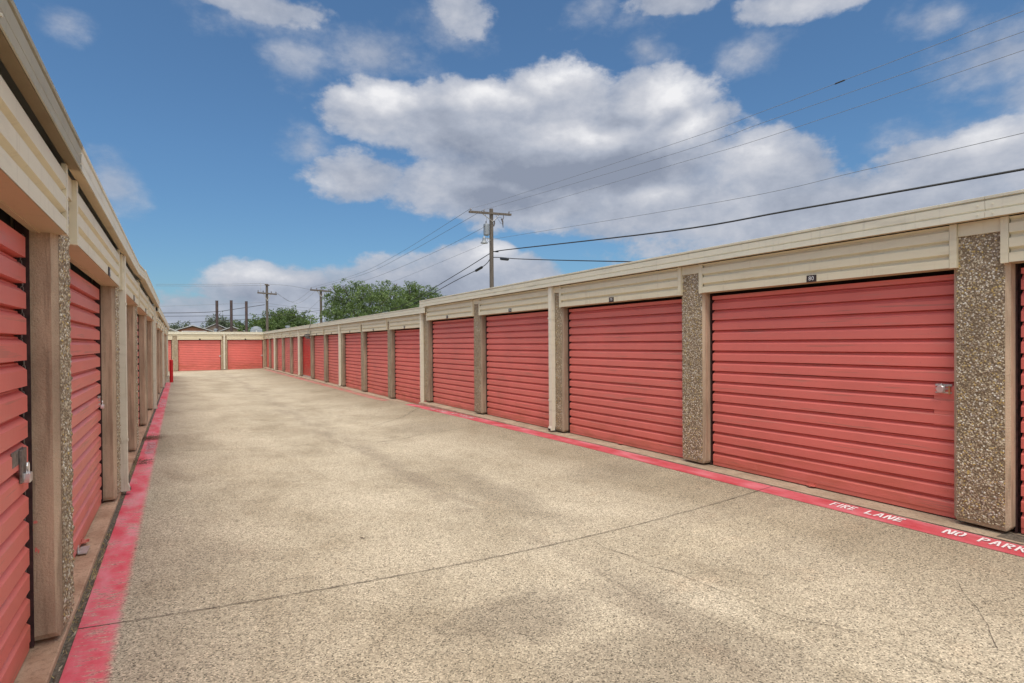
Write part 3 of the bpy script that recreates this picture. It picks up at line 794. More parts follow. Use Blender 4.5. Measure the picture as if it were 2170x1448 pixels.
# bollard
bo = thing('bollard', 'red round steel bollard at the end of the left red stripe', 'bollard', (-.30, 30.6, -.11))
m_ = MB(); m_.tube([(-.30, 30.6, -.12), (-.30, 30.6, .90)], .072, 20); m_.build('post', M['bollard'], bo, smooth=False)
m_ = MB(); m_.tube([(-.30, 30.6, .90), (-.30, 30.6, .915), (-.30, 30.6, .928)], [.072, .06, .02], 20); m_.build('cap', M['bollard'], bo)

# black rubber block at the foot of the end column
m_ = MB(); m_.extr([(5.68, -.285), (5.98, -.285), (5.97, -.20), (5.70, -.19)], lambda x, z: (x, 47.40, z), lambda x, z: (x, 47.70, z))
recentre(tag(m_.build('splash_block', M['dark'], bevel=.01), 'low black block at the foot of the corner column of the end row', 'splash block'))

# weeds
def blades(n, cx, cy, rad, h, spread, seed, mat, name, z0=0, flat=.5):
    r_ = random.Random(seed); m_ = MB()
    for i in range(n):
        a = r_.uniform(0, 6.283); rr = rad*r_.random()**.7
        x = cx+rr*math.cos(a)*.8; y = cy+rr*math.sin(a)*1.4; z = z0
        d = Vector((math.cos(a+r_.uniform(-1, 1)), math.sin(a+r_.uniform(-1, 1)), r_.uniform(flat*.2, 1.2)*flat)).normalized()
        L = h*r_.uniform(.4, 1.2); P = []
        for j in range(5):
            t = j/4; P.append(Vector((x, y, z))+d*L*t+Vector((0, 0, -.5*L*t*t*spread))+Vector((r_.uniform(-1, 1), r_.uniform(-1, 1), r_.uniform(-1, 1)))*.006)
        for p in P: p.z = max(p.z, z0+.003)
        m_.tube(P, [.0022*(1-j/5) for j in range(5)], 3)
        if r_.random() < .5:
            p = P[3]; s_ = .008; m_.add([p+Vector((s_, 0, 0)), p+Vector((0, s_, .006)), p+Vector((-s_, 0, .004)), p+Vector((0, -s_, 0))], [(0, 1, 2, 3)])
    return m_.build(name, mat)
w1 = recentre(tag(blades(150, -.46, 11.45, .16, .24, .7, 3, M['weed'], 'dead_weed', .0, .45), 'largest clump of dead brown weed lying across the left red stripe', 'weed', 'dead weeds at the left kerb'))
w2 = recentre(tag(blades(70, -.50, 9.2, .12, .17, .7, 4, M['weed'], 'dead_weed', .0, .5), 'smaller dead brown weed between downspout and stripe on the left', 'weed', 'dead weeds at the left kerb'))
# straw and soil in the open joint on the left
st = MB(); r_ = random.Random(9)
for i in range(1500):
    y = r_.uniform(2.9, 13.5); dens = mnoise.noise(Vector((0, y*1.3, 2)))+.25
    if 3.9 < y < 5.6 or 8 < y < 10: dens += .5
    if r_.random() > dens: continue
    x = -.517+r_.uniform(-.018, .018); a = r_.uniform(0, 6.28); L = r_.uniform(.015, .06)
    p0 = Vector((x, y, .0)); p1 = p0+Vector((math.cos(a)*L*.5, math.sin(a)*L, r_.uniform(.1, .7)*L))
    wv = Vector((.0016, .0016, 0)); st.add([p0-wv, p0+wv, p1], [(0, 1, 2)])
so = st.build('dry_grass', M['straw']); so['kind'] = 'stuff'; so['label'] = 'dry straw grass growing in the joint beside the left slab'; so['category'] = 'dry grass'
jt = MB(); V = []; N = 900
for j in range(N+1):
    y = -4+j*(34/N); w0 = .010+.008*mnoise.noise(Vector((y*3, 1, 1)))
    for i, x in enumerate((-.541, -.534, -.520, -.506, -.500)):
        V.append((x+(.006*mnoise.noise(Vector((y*6, i, 2))) if 0 < i < 4 else 0), y, (gz(-.5, y)+.006) + (0 if i in (0, 4) else -.004+.010*mnoise.noise(Vector((y*9, i*3.3, 5))))))
jt.add(V, [(j*5+i, j*5+i+1, (j+1)*5+i+1, (j+1)*5+i) for j in range(N) for i in range(4)])
jt.build('joint_filler', M['tar'], drive)
# low mound of black mulch by the right column
m_ = MB(); V = []; 
for j in range(13):
    for i in range(9):
        x = 5.66+.20*i/8; y = 1.45+.55*j/12; e = math.sin(math.pi*i/8)*math.sin(math.pi*j/12)
        V.append((x+.01*mnoise.noise(Vector((x*40, y*40, 0))), y, .001+.022*e*(1+mnoise.noise(Vector((x*60, y*60, 0))))))
m_.add(V, [(j*9+i, j*9+i+1, (j+1)*9+i+1, (j+1)*9+i) for j in range(12) for i in range(8)])
mu = m_.build('soil', M['tar']); mu['kind'] = 'stuff'; mu['label'] = 'dark soil washed up at the foot of the right aggregate column'; mu['category'] = 'soil'

# roof vents
def vent(x, y, z, r, h, label):
    o = thing('roof_vent', label, 'roof vent', (x, y, z), 'vents on the roofs')
    m_ = MB(); m_.tube([(x, y, z-.05), (x, y, z+h)], r, 12); m_.build('pipe', M['greybox'], o)
    m_ = MB(); m_.tube([(x, y, z+h-.02), (x, y, z+h+.06), (x, y, z+h+.09)], [r*1.45, r*1.45, r*.7], 12); m_.build('cowl', M['greybox'], o)
p = on_x(609.5, 694, 7.5); vent(p.x, p.y, 2.55, .13, .45, 'pale round roof vent pipe standing on the far right roof')
p = on_y(457, 703, 51.5); vent(p.x, p.y, 2.53, .10, .28, 'short grey roof vent on the end row beside the brown posts')
cb = thing('ventilator', 'pale grey domed roof ventilator box behind the end row', 'ventilator', (5.3, 50.6, 2.5))
p = on_y(543, 703, 50.5)
m_ = MB(); m_.box(W, p.x-.42, p.x+.42, 50.1, 50.9, 2.45, 2.86); m_.build('housing', M['greybox'], cb, bevel=.03)
m_ = MB(); m_.tube([(p.x, 50.5, 2.86), (p.x, 50.5, 2.98), (p.x, 50.5, 3.08)], [.40, .36, .12], 14); m_.build('dome', M['greybox'], cb)
m_ = MB(); m_.box(W, p.x-.08, p.x+.02, 50.085, 50.1, 2.62, 2.74); m_.build('label_plate', M['whitewall'], cb)

# ------------------------------------------------------------------ utility poles
def pole(x, y, ztop, r, label, arm=None, name='utility_pole', group='wooden utility poles'):
    o = thing(name, label, 'utility pole', (x, y, -.62), group)
    m_ = MB(); n_ = 9
    m_.tube([(x+.012*mnoise.noise(Vector((i*.7, x, 0))), y, -.62+(ztop+.62)*i/n_) for i in range(n_+1)], [r*1.25-.25*r*i/n_ for i in range(n_+1)], 12)
    m_.build('shaft', M['wood'], o)
    return o
def arm(o, a, b, h, mat=None, th=.06):
    a = Vector(a); b = Vector(b); d_ = (b-a); d_.normalize(); nn = d_.cross(Vector((0, 0, 1))).normalized()*th
    m_ = MB(); P = []
    for p in (a, b):
        for s1, s2 in ((-1, -1), (1, -1), (1, 1), (-1, 1)): P.append(p+nn*s1+Vector((0, 0, th*s2)))
    m_.add(P, [(0, 1, 2, 3), (7, 6, 5, 4), (0, 4, 5, 1), (1, 5, 6, 2), (2, 6, 7, 3), (3, 7, 4, 0)])
    return m_.build('crossarm', mat or M['wood'], o)
def insulator(o, p, h=.16, r=.06, inv=False):
    p = Vector(p); m_ = MB(); s_ = -1 if inv else 1
    m_.tube([p, p+Vector((0, 0, .05*s_)), p+Vector((0, 0, .055*s_)), p+Vector((0, 0, h*.6*s_)), p+Vector((0, 0, h*s_))], [.018, .018, r, r*.8, r*.35], 8)
    return m_.build('insulator', M['insul'], o)
def wire(pts, r, label, mat='wire', group='overhead wires', sub=3, name='power_line'):
    pts = [Vector(p) for p in pts]
    # Catmull-Rom
    P = []
    for i in range(len(pts)-1):
        p0 = pts[max(i-1, 0)]; p1 = pts[i]; p2 = pts[i+1]; p3 = pts[min(i+2, len(pts)-1)]
        for k in range(sub*2):
            t = k/(sub*2); P.append(.5*((2*p1)+(p2-p0)*t+(2*p0-5*p1+4*p2-p3)*t*t+(3*p1-p0-3*p2+p3)*t**3))
    P.append(pts[-1])
    m_ = MB(); m_.tube(P, r, 5)
    return recentre(tag(m_.build(name, M[mat]), label, 'power line', group))

p1 = on_x(1041, 443, 17.7); PX, PY, PZ = 17.7, p1.y, p1.z
P1 = pole(PX, PY, PZ, .125, 'tall wooden utility pole with transformer and lamp behind the right row')
aL = on_y(992, 450, PY-.9); aR = on_y(1080, 457, PY+.7)
aL = on_line(992, 450, (PX, PY), (PX-1, PY-.25)); aR = on_line(1080, 456.5, (PX, PY), (PX-1, PY-.25))
arm(P1, aL+Vector((0, -.17, 0)), aR+Vector((0, -.17, 0)), .1, th=.065)
bz = lambda t: aL.lerp(aR, t)+Vector((0, -.17, .06))
ins = [bz(.035), bz(.34), bz(.95)]
for q in ins: insulator(P1, q)
br_ = MB(); mid = Vector((PX, PY-.17, PZ-.85))
br_.tube([bz(.29)-Vector((0, 0, .1)), mid], .022, 6); br_.tube([bz(.71)-Vector((0, 0, .1)), mid], .022, 6); br_.build('arm_brace', M['steel'], P1)
tz = on_x(1033, 504, PX).z
tx = PX-.42; ty = PY-.1
tr = MB(); tr.tube([(tx, ty, tz), (tx, ty, tz+.04), (tx, ty, tz+.68), (tx, ty, tz+.74), (tx, ty, tz+.77)], [.14, .19, .19, .17, .05], 16); tr_o = tr.build('transformer', M['greybox'], P1)
tr = MB(); tr.tube([(tx-.05, ty-.05, tz+.76), (tx-.05, ty-.05, tz+.92)], .03, 8); tr.tube([(tx-.2, ty-.1, tz+.55), (tx-.26, ty-.13, tz+.55)], .03, 8); tr.build('bushing', M['insul'], tr_o)
lz = on_x(1024, 525, PX).z
lp = MB(); lx, ly = PX-.72, PY-.35
lp.tube([(PX-.1, PY-.08, lz+.28), (PX-.3, PY-.15, lz+.38), (lx+.1, ly+.06, lz+.36), (lx+.05, ly+.03, lz+.30)], .025, 6); lp_o = lp.build('lamp_arm', M['steel'], P1)
lp = MB(); lp.tube([(lx, ly, lz), (lx, ly, lz+.05), (lx, ly, lz+.16), (lx, ly, lz+.34), (lx, ly, lz+.44)], [.24, .22, .12, .10, .05], 14); lp.build('lamp_head', M['greybox'], lp_o)
# cutout fuse and jumpers on the right half of the arm
cx_ = bz(.80); cu = MB()
cu.tube([cx_, cx_+Vector((.05, 0, -.25)), cx_+Vector((-.03, 0, -.45))], .03, 6); cu.tube([cx_+Vector((-.12, 0, -.36)), cx_+Vector((-.03, 0, -.55)), cx_+Vector((0, 0, -.95))], [.05, .055, .02], 8)
cu.build('fuse_cutout', M['insul'], P1)
cu = MB(); cu.tube([(PX+.12, PY-.1, PZ-1.15), (PX+.16, PY-.14, PZ-.95), (PX+.14, PY-.14, PZ-.80)], [.04, .05, .06], 8); cu.build('surge_arrester', M['insul'], P1)
jw = MB()
a_ = Vector((PX+.14, PY-.14, PZ-.82)); b_ = cx_+Vector((-.03, 0, -.7))
jw.tube([a_, a_.lerp(b_, .35)+Vector((0, 0, .28)), a_.lerp(b_, .8)+Vector((0, 0, -.02)), b_], .010, 5)
a2 = bz(.62); jw.tube([a2+Vector((0, 0, -.1)), a2+Vector((.1, 0, -.32)), cx_+Vector((-.1, 0, -.3))], .010, 5)
jw.tube([(tx, ty, tz+.75), (tx-.02, ty-.1, tz+1.1), bz(.34)], .008, 5); jw.tube([(tx+.05, ty, tz), (tx+.1, ty, tz-.35), (PX-.1, PY-.1, tz-.5)], .008, 5)
jw.build('jumper_wire', M['cable'], P1)

def Wx(pts, v=17.7): return [on_x(X, Y, v) for X, Y in pts]
def wline(p0, pix, v, off=None):
    return [Vector(p0)]+[on_x(X, Y, v) for X, Y in pix]
endq = .12
top = Vector((0, 0, .15))
wire([ins[0]+top]+[on_x(*q, 17.0) for q in ((1070, 421.7), (1435, 302.6), (1602, 242), (1790, 170), (2170, 23), (2300, -30))], .007, 'highest thin wire crossing the sky to the upper right corner')
wire([ins[1]+top]+[on_x(*q, 17.4) for q in ((1070, 432), (1435, 324), (1622, 258.5), (1891, 165), (2170, 67), (2300, 20))], .007, 'second highest thin wire running to the upper right')
wire([ins[2]+top]+[on_x(*q, 18.1) for q in ((1120, 440), (1425, 350), (1627.5, 290), (2170, 106.5), (2300, 60))], .007, 'third thin wire from the right end of the crossarm')
wire([(PX+.12, PY, on_x(1049, 505, PX).z)]+[on_x(*q, 17.75) for q in ((1070, 503), (1526, 428), (1830, 361), (2170, 282), (2300, 250))], .008, 'thin wire leaving the pole at transformer height to the right')
wire([(PX+.12, PY, on_x(1047, 531, PX).z)]+[on_x(*q, 17.75) for q in ((1056, 534), (1070, 530), (1415, 490.6), (1678, 446), (2170, 359), (2300, 334))], .032, 'thick black cable running right just above the right roof', 'cable')
wire([(PX+.12, PY, on_x(1047, 544, PX).z)]+[on_x(*q, 17.75) for q in ((1062, 546), (1100, 549), (1200, 552), (1350, 555), (1500, 556))], .026, 'lowest black cable from the pole vanishing behind the right roof', 'cable')
s_ = MB(); s_.tube(Wx([(1060, 548.5), (1062, 548.7), (1076, 550), (1078, 550.3)], 17.7), [.03, .085, .085, .03], 8); recentre(tag(s_.build('splice_case', M['cable']), 'black cable splice case hanging just right of the tall pole', 'splice case', 'cable splice cases'))
s_ = MB(); s_.tube(Wx([(1007, 575), (1009, 573.8), (1021, 566.8), (1023, 565.5)], 17.7), [.03, .09, .09, .03], 8); recentre(tag(s_.build('splice_case', M['cable']), 'black cable splice case hanging left of the tall pole', 'splice case', 'cable splice cases'))
s_ = MB(); s_.tube(Wx([(1769, 179), (1771, 177.5), (1789, 170.5), (1791, 169.5)], 17.0), [.012, .022, .022, .012], 6); recentre(tag(s_.build('splice_case', M['cable']), 'small inline splice on the highest wire at upper right', 'splice case', 'cable splice cases'))

# pole behind, and the leaning line beyond the end row
Q3 = on_y(680, 614, 80); P3 = pole(Q3.x, 80, Q3.z, .16, 'wooden utility pole with a plain crossarm left of the big tree')
a3, b3 = on_y(657.5, 614.5, 79.8), on_y(702, 618, 79.8); arm(P3, a3, b3, .1, th=.10)
br_ = MB(); br_.tube([a3.lerp(b3, .3), (Q3.x, 79.8, Q3.z-1.0)], .04, 5); br_.tube([a3.lerp(b3, .7), (Q3.x, 79.8, Q3.z-1.0)], .04, 5); br_.build('arm_brace', M['steel'], P3)
for t in (.04, .3, .96): insulator(P3, a3.lerp(b3, t)+Vector((0, 0, .1)), .25, .09)
Q2 = on_y(565.5, 602, 80); P2 = pole(Q2.x, 80, Q2.z, .15, 'wooden utility pole with a low crossarm above the end row roof')
a2_, b2_ = on_y(545.5, 620.5, 79.8), on_y(586.5, 624, 79.8); arm(P2, a2_, b2_, .1, th=.09)
arm(P2, on_y(561, 603, 79.8), on_y(571, 605, 79.8), .1, th=.08)
for t in (.04, .3, .72, .96): insulator(P2, a2_.lerp(b2_, t)+Vector((0, 0, .1)), .25, .09)
br_ = MB(); br_.tube([a2_.lerp(b2_, .3), (Q2.x, 79.8, Q2.z-2.2)], .035, 5); br_.tube([a2_.lerp(b2_, .7), (Q2.x, 79.8, Q2.z-2.2)], .035, 5); br_.build('arm_brace', M['steel'], P2)
tp = MB(); tp.tube([on_y(553, 620, 79.8), on_y(552.5, 600, 79.8)], .03, 5); tp.build('ground_wire', M['steel'], P2)

# wires from the tall pole to the pole by the tree
lineP = ((PX, PY), (Q3.x, 80))
def OL(pix): return [on_line(X, Y, *lineP) for X, Y in pix]
wire([ins[0]+top]+OL([(841, 540), (760, 580)])+[a3.lerp(b3, .04)+Vector((0, 0, .3))], .012, 'upper left wire from the tall pole sloping down to the crossarm by the tree')
wire([ins[1]+top]+OL([(858, 540), (775, 580)])+[a3.lerp(b3, .3)+Vector((0, 0, .3))], .012, 'second left wire from the tall pole, close under the upper one')
wire([(PX-.12, PY, on_x(1036, 478, PX).z)]+OL([(910, 540), (782, 592)])+[a3.lerp(b3, .96)+Vector((0, 0, .3))], .012, 'third left wire from the tall pole passing over the tree')
wire([(PX-.12, PY, on_x(1036, 514, PX).z)]+OL([(972, 540), (834, 597), (740, 632)])+[(Q3.x, 79.9, Q3.z-1.6)], .008, 'fourth left wire from the lamp height of the tall pole')
wire([(PX-.12, PY, on_x(1037, 539, PX).z)]+OL([(960, 586), (860, 644), (800, 664), (760, 672)])+[(Q3.x, 79.9, 4.6)], .026, 'upper black cable dropping left from the tall pole in front of the tree', 'cable')
wire([(PX-.12, PY, on_x(1037, 551, PX).z)]+OL([(1022, 566), (960, 598), (860, 652.5), (800, 672)])+[(Q3.x, 79.9, 4.0)], .026, 'lower black cable dropping left from the tall pole with a splice case', 'cable')
# wires between the two far poles and away to the left
def OY(pix, s=80): return [on_y(X, Y, s) for X, Y in pix]
for i, (pix, r, lab, mt) in enumerate([
    ([(571, 602.5), (615, 606), (657.5, 614)], .016, 'upper wire between the two distant poles', 'wire'),
    ([(587, 621), (620, 640), (657, 616)], .014, 'sagging wire between the two distant poles', 'wire'),
    ([(586, 622), (630, 643), (670, 616)], .014, 'second sagging wire between the two distant poles', 'wire'),
    ([(568, 643), (620, 650), (681, 655)], .014, 'pale wire halfway up between the distant poles', 'wire'),
    ([(568, 649), (620, 655), (681, 664)], .014, 'lower pale wire between the distant poles', 'wire'),
    ([(567, 667), (620, 665), (678, 658)], .022, 'dark cable rising to the pole by the tree', 'cable'),
    ([(568, 668), (610, 670), (660, 674), (720, 676)], .022, 'dark cable crossing low behind both distant poles', 'cable'),
    ([(684, 630), (650, 660), (605, 686)], .014, 'steep guy wire left of the pole by the tree', 'wire'),
    ([(684, 640), (735, 660), (780, 670)], .014, 'wire going right from the pole by the tree across the foliage', 'wire'),
    ([(684, 655), (730, 668), (790, 674)], .014, 'lower wire going right across the foliage', 'wire'),
    ([(740, 624), (800, 632), (872, 637)], .018, 'pale wire drawn across the middle of the big tree', 'wire'),
    ([(745, 629), (800, 637), (872, 641)], .018, 'second pale wire drawn across the middle of the big tree', 'wire')]):
    wire(OY(pix, 79.7-.05*i), r, lab, mt)
for i, (pix, r, lab, mt) in enumerate([
    ([(330, 602.5), (450, 602.8), (552, 601), (562, 604)], .016, 'topmost wire leaving the left distant pole for the left row', 'wire'),
    ([(330, 606), (450, 606.5), (545, 605), (562, 606)], .016, 'second wire just under the topmost one going left', 'wire'),
    ([(335, 649.5), (440, 646), (561, 641)], .014, 'thin wire going left above the brown posts', 'wire'),
    ([(335, 663.5), (400, 663), (460, 660.5), (500, 655), (561, 646)], .035, 'wavy thick cable going left across the brown posts', 'cable'),
    ([(345, 670.5), (450, 669.5), (561, 667)], .026, 'straight dark cable going left across the brown posts', 'cable'),
    ([(352, 686), (450, 681), (561, 674.5)], .026, 'lowest dark cable going left over the brick gable', 'cable')]):
    wire(OY(pix, 80.3+.05*i), r, lab, mt)

# three bare posts
for X, Yt, lab in ((459.5, 638, 'left'), (490, 637.5, 'middle'), (522, 639.5, 'right')):
    q = on_y(X, Yt, 62)
    o = thing('steel_post', '%s of the three bare brown posts standing behind the end row' % lab, 'post', (q.x, 62, -.62), 'bare brown posts')
    m_ = MB(); m_.tube([(q.x, 62, -.62), (q.x, 62, q.z)], .125, 12); m_.build('shaft', M['post'], o)
    m_ = MB(); m_.tube([(q.x, 62, q.z), (q.x, 62, q.z+.03)], .14, 12); m_.build('cap', M['post'], o)

# ------------------------------------------------------------------ houses beyond
def gable_house(x0, x1, y0, y1, zw, zr, name, label, wallm, roofm, cat='house'):
    o = thing(name, label, cat, ((x0+x1)/2, y0, -.62)); xm = (x0+x1)/2
    m_ = MB(); m_.extr([(x0, -.62), (x1, -.62), (x1, zw), (xm, zr), (x0, zw)], lambda x, z: (x, y0, z), lambda x, z: (x, y1, z)); m_.build('wall', wallm, o)
    t = .18
    m_ = MB(); sl = (zr-zw)/(xm-x0)
    for s_ in (-1, 1):
        xe = xm+s_*(xm-x0+.5); ze = zr-sl*(xm-x0+.5)
        m_.extr([(xm, zr+.2), (xe, ze+.2), (xe, ze+.02), (xm, zr+.02)], lambda x, z: (x, y0-.5, z), lambda x, z: (x, y1+.4, z))
    m_.build('roof', roofm, o)
    m_ = MB()
    for s_ in (-1, 1):
        xe = xm+s_*(xm-x0+.52); ze = zr-sl*(xm-x0+.52)
        m_.extr([(xm, zr+.21), (xe, ze+.21), (xe, ze+.12), (xm, zr+.12)], lambda x, z: (x, y0-.58, z), lambda x, z: (x, y0-.505, z))
    m_.build('barge_board', M['whitewall'], o)
    for wx in (.3, .7):
        m_ = MB(); xx = x0+(x1-x0)*wx; m_.box(W, xx-.6, xx+.6, y0-.04, y0+.02, .6, 2.0); m_.build('window', M['greybox'], o)
    return o
a = on_y(366, 702, 98); b = on_y(449, 704, 98); c = on_y(407, 689.5, 98)
gable_house(a.x, b.x, 98, 112, a.z-.1, c.z-.2, 'brick_house', 'low brick house with a wide gable beyond the end row', M['brick'], M['shingle'])
a = on_y(412, 701, 116); b = on_y(462, 702, 116); c = on_y(430, 689, 116)
gable_house(a.x, b.x+3, 116, 128, a.z-.5, c.z+.1, 'shingled_house', 'house with a dark grey shingle roof behind the brick gable', M['tanwall'], M['shingle'])
a = on_y(470, 703, 105); b = on_y(521, 703, 105)
hz = on_y(490, 694.5, 105).z
gable_house(a.x-1.5, b.x+1, 105, 115, hz-1.2, hz, 'low_house', 'low flat-pitched building right behind the brown posts', M['tanwall'], M['greybox'])
a = on_y(357, 700, 84); b = on_y(385, 700, 84)
gable_house(a.x-1, b.x, 84, 90, a.z-.5, a.z+.05, 'metal_shed', 'pale metal shed roof at the left edge of the end row', M['whitewall'], M['steel'], 'shed')
a = on_y(386, 701, 86); b = on_y(437, 703, 86)
o = thing('parked_trailer', 'long pale trailer roof showing just over the end row', 'trailer', ((a.x+b.x)/2, 86, -.62))
m_ = MB(); m_.box(W, a.x, b.x, 86, 88.4, .2, a.z-.12); m_.build('body', M['whitewall'], o, bevel=.06)
m_ = MB(); m_.box(W, a.x-.04, b.x+.04, 85.95, 88.45, a.z-.115, a.z-.02); m_.build('roof', M['whitewall'], o)
for xx in (a.x+1.0, a.x+1.9, b.x-.8):
    m_ = MB(); m_.tube([(xx, 86.1, -.2), (xx, 86.35, -.2)], .42, 16); m_.build('wheel', M['dark'], o)

# ------------------------------------------------------------------ trees
def tree(name, label, base, trunk_h, clumps, n_leaf, leaf, mat, seed, droop=.4, trunk_r=.3, cat='tree', group=None):
    r = np.random.default_rng(seed); bx, by, bz_ = base
    o = thing(name, label, cat, base, group)
    t = MB(); t.tube([(bx, by, bz_), (bx+.1, by, bz_+trunk_h*.5), (bx, by+.1, bz_+trunk_h)], [trunk_r, trunk_r*.8, trunk_r*.6], 8); t.build('trunk', M['bark'], o)
    lm = MB(); rr = random.Random(seed)
    for (cx, cy, cz, rx, ry, rz) in clumps:
        s_ = Vector((bx, by, bz_+trunk_h*.9)); e = Vector((cx, cy, cz)); mid_ = s_.lerp(e, .5)+Vector((rr.uniform(-.4, .4), rr.uniform(-.4, .4), rr.uniform(0, .6)))
        lm.tube([s_, mid_, e], [trunk_r*.4, trunk_r*.22, trunk_r*.08], 5)
        for k in range(4):
            f = e+Vector((rr.uniform(-1, 1)*rx, rr.uniform(-1, 1)*ry, rr.uniform(-.3, .9)*rz))*.8
            lm.tube([mid_.lerp(e, .6), e.lerp(f, .5)+Vector((0, 0, .1)), f], [trunk_r*.12, trunk_r*.07, .01], 4)
    lm.build('branch', M['bark'], o)
    wts = np.array([c_[3]*c_[4]*c_[5] for c_ in clumps])**.66; wts /= wts.sum()
    V = []; 
    for (cx, cy, cz, rx, ry, rz), w in zip(clumps, wts):
        n = int(n_leaf*w); ns = max(6, n//26)          # sprays: small sprigs of leaves sharing a twig
        d_ = r.normal(size=(ns, 3)); d_ /= np.linalg.norm(d_, axis=1)[:, None]
        rad = r.uniform(.25, 1.06, ns)**.6*(1+.30*np.sin(d_[:, 0]*5+seed)*np.cos(d_[:, 2]*6))
        c0 = np.array([cx, cy, cz])+d_*rad[:, None]*np.array([rx, ry, rz])
        dirs = d_*np.array([1, 1, .5])+r.normal(size=(ns, 3))*.45; dirs[:, 2] -= droop*.6; dirs /= np.linalg.norm(dirs, axis=1)[:, None]
        k = 26; t_ = r.uniform(0, 1, (ns, k)); L = leaf*7.5
        p = c0[:, None, :]+dirs[:, None, :]*(t_*L)[:, :, None]
        p[:, :, 2] -= droop*L*.5*t_**2
        p += r.normal(size=p.shape)*leaf*.75
        p = p.reshape(-1, 3); m = len(p)
        ax = np.repeat(dirs, k, axis=0)+r.normal(size=(m, 3))*.7; ax[:, 2] -= droop; ax /= np.linalg.norm(ax, axis=1)[:, None]
        sd = np.cross(ax, r.normal(size=(m, 3))); sd /= np.linalg.norm(sd, axis=1)[:, None]+1e-9
        sz = leaf*r.uniform(.6, 1.25, m)[:, None]
        V.append(np.stack([p-ax*sz*.9, p+sd*sz*.36, p+ax*sz*.9, p-sd*sz*.36], axis=1).reshape(-1, 3))
    V = np.concatenate(V); off = np.array(o.location); n = len(V)//4
    me = bpy.data.meshes.new('crown'); me.vertices.add(len(V)); me.vertices.foreach_set('co', (V-off).ravel())
    me.loops.add(4*n); me.loops.foreach_set('vertex_index', np.arange(4*n)); me.polygons.add(n)
    me.polygons.foreach_set('loop_start', np.arange(0, 4*n, 4)); me.polygons.foreach_set('loop_total', np.full(n, 4)); me.materials.append(mat); me.update(calc_edges=True)
    cr = bpy.data.objects.new('crown', me); COL.objects.link(cr); cr.parent = o
    return o
def cl(X, Y, s, rxp, rzp, ryf=1.0):
    p = on_y(X, Y, s); sc = s/ray(X, Y).y/FPX*1.03
    return (p.x, p.y, p.z, rxp*sc, rxp*sc*ryf, rzp*sc)
c1 = [cl(735, 655, 72, 42, 40), cl(716, 628, 72, 22, 20), cl(760, 628, 72, 35, 22), cl(790, 615, 73, 34, 20), cl(822, 617, 72, 28, 20), cl(800, 645, 70, 55, 32), cl(760, 665, 70, 60, 24),
      cl(706, 663, 71, 22, 22), cl(770, 606, 73, 16, 10), cl(705, 612, 71, 11, 8), cl(728, 608, 72, 14, 9), cl(838, 606, 72, 8, 7), cl(840, 655, 70, 40, 26)]
bb = on_y(780, 700, 72)
tree('broadleaf_tree', 'big loose green tree right of the plain crossarm pole', (bb.x, 72, -.62), 3.2, c1, 17500, .165, M['leaf'], 5, .6, .35, group='trees beyond the storage rows')
c2 = [cl(872, 632, 76, 30, 24), cl(893, 622, 76, 24, 14), cl(905, 636, 76, 28, 20), cl(858, 650, 76, 34, 26), cl(924, 634, 76, 14, 12), cl(885, 655, 76, 50, 22), cl(868, 614, 76, 11, 7), cl(936, 632, 76, 6, 5), cl(880, 606, 76, 8, 5)]
bb = on_y(885, 700, 76)
tree('broadleaf_tree', 'rounder green tree peeping over the roof step, right of the big tree', (bb.x, 76, -.62), 3.4, c2, 12500, .16, M['leaf'], 8, .4, .3, group='trees beyond the storage rows')
c3 = [cl(545, 693, 92, 15, 14), cl(557, 685, 92, 14, 14), cl(585, 683, 92, 20, 18), cl(610, 680, 93, 24, 16), cl(600, 672, 93, 16, 9), cl(630, 682, 92, 22, 14), cl(645, 688, 92, 14, 12), cl(590, 695, 91, 45, 14), cl(621, 671, 93, 12, 7), cl(538, 698, 92, 9, 9)]
bb = on_y(595, 710, 92)
tree('broadleaf_tree', 'low spreading green tree behind the left distant pole', (bb.x, 92, -.62), 2.2, c3, 16000, .20, M['leaf'], 12, .2, .3, group='trees beyond the storage rows')
c4 = [cl(452, 690, 120, 7, 7), cl(463, 687, 120, 8, 7), cl(472, 690, 120, 7, 7), cl(462, 695, 120, 14, 8)]
bb = on_y(462, 710, 120)
tree('small_tree', 'small grey-green tree between the brick house and the first brown post', (bb.x, 120, -.62), 3.0, c4, 3500, .24, M['leafgrey'], 15, .2, .2, group='trees beyond the storage rows')
c5 = [cl(481, 692, 122, 6, 5), cl(486, 696, 122, 7, 5)]
bb = on_y(484, 710, 122)
tree('small_tree', 'lowest green tree just left of the middle brown post', (bb.x, 122, -.62), 3.0, c5, 1500, .24, M['leaf'], 16, .2, .2, group='trees beyond the storage rows')
c6 = [cl(512, 695, 125, 8, 4), cl(516, 692, 125, 5, 4)]
bb = on_y(512, 710, 125)
tree('small_tree', 'thin tree top beside the right brown post', (bb.x, 125, -.62), 3.0, c6, 1300, .24, M['leafgrey'], 17, .2, .2, group='trees beyond the storage rows')
for i, (X, Y) in enumerate(((366, 693), (382, 693.5))):
    bb = on_y(X, Y, 170)
    tree('distant_tree', ('dark tree top farthest left, next to the eave of the left row', 'tiny dark tree top just left of the brick gable')[i], (bb.x, 170, -.62), bb.z-1, [(bb.x, 170, bb.z-.7, 1.6, 1.6, 1.1), (bb.x+1.2, 170.5, bb.z-1.2, 1.6, 1.6, .9)], 900, .3, M['leafgrey'], 30+i, .1, .2, group='trees beyond the storage rows')

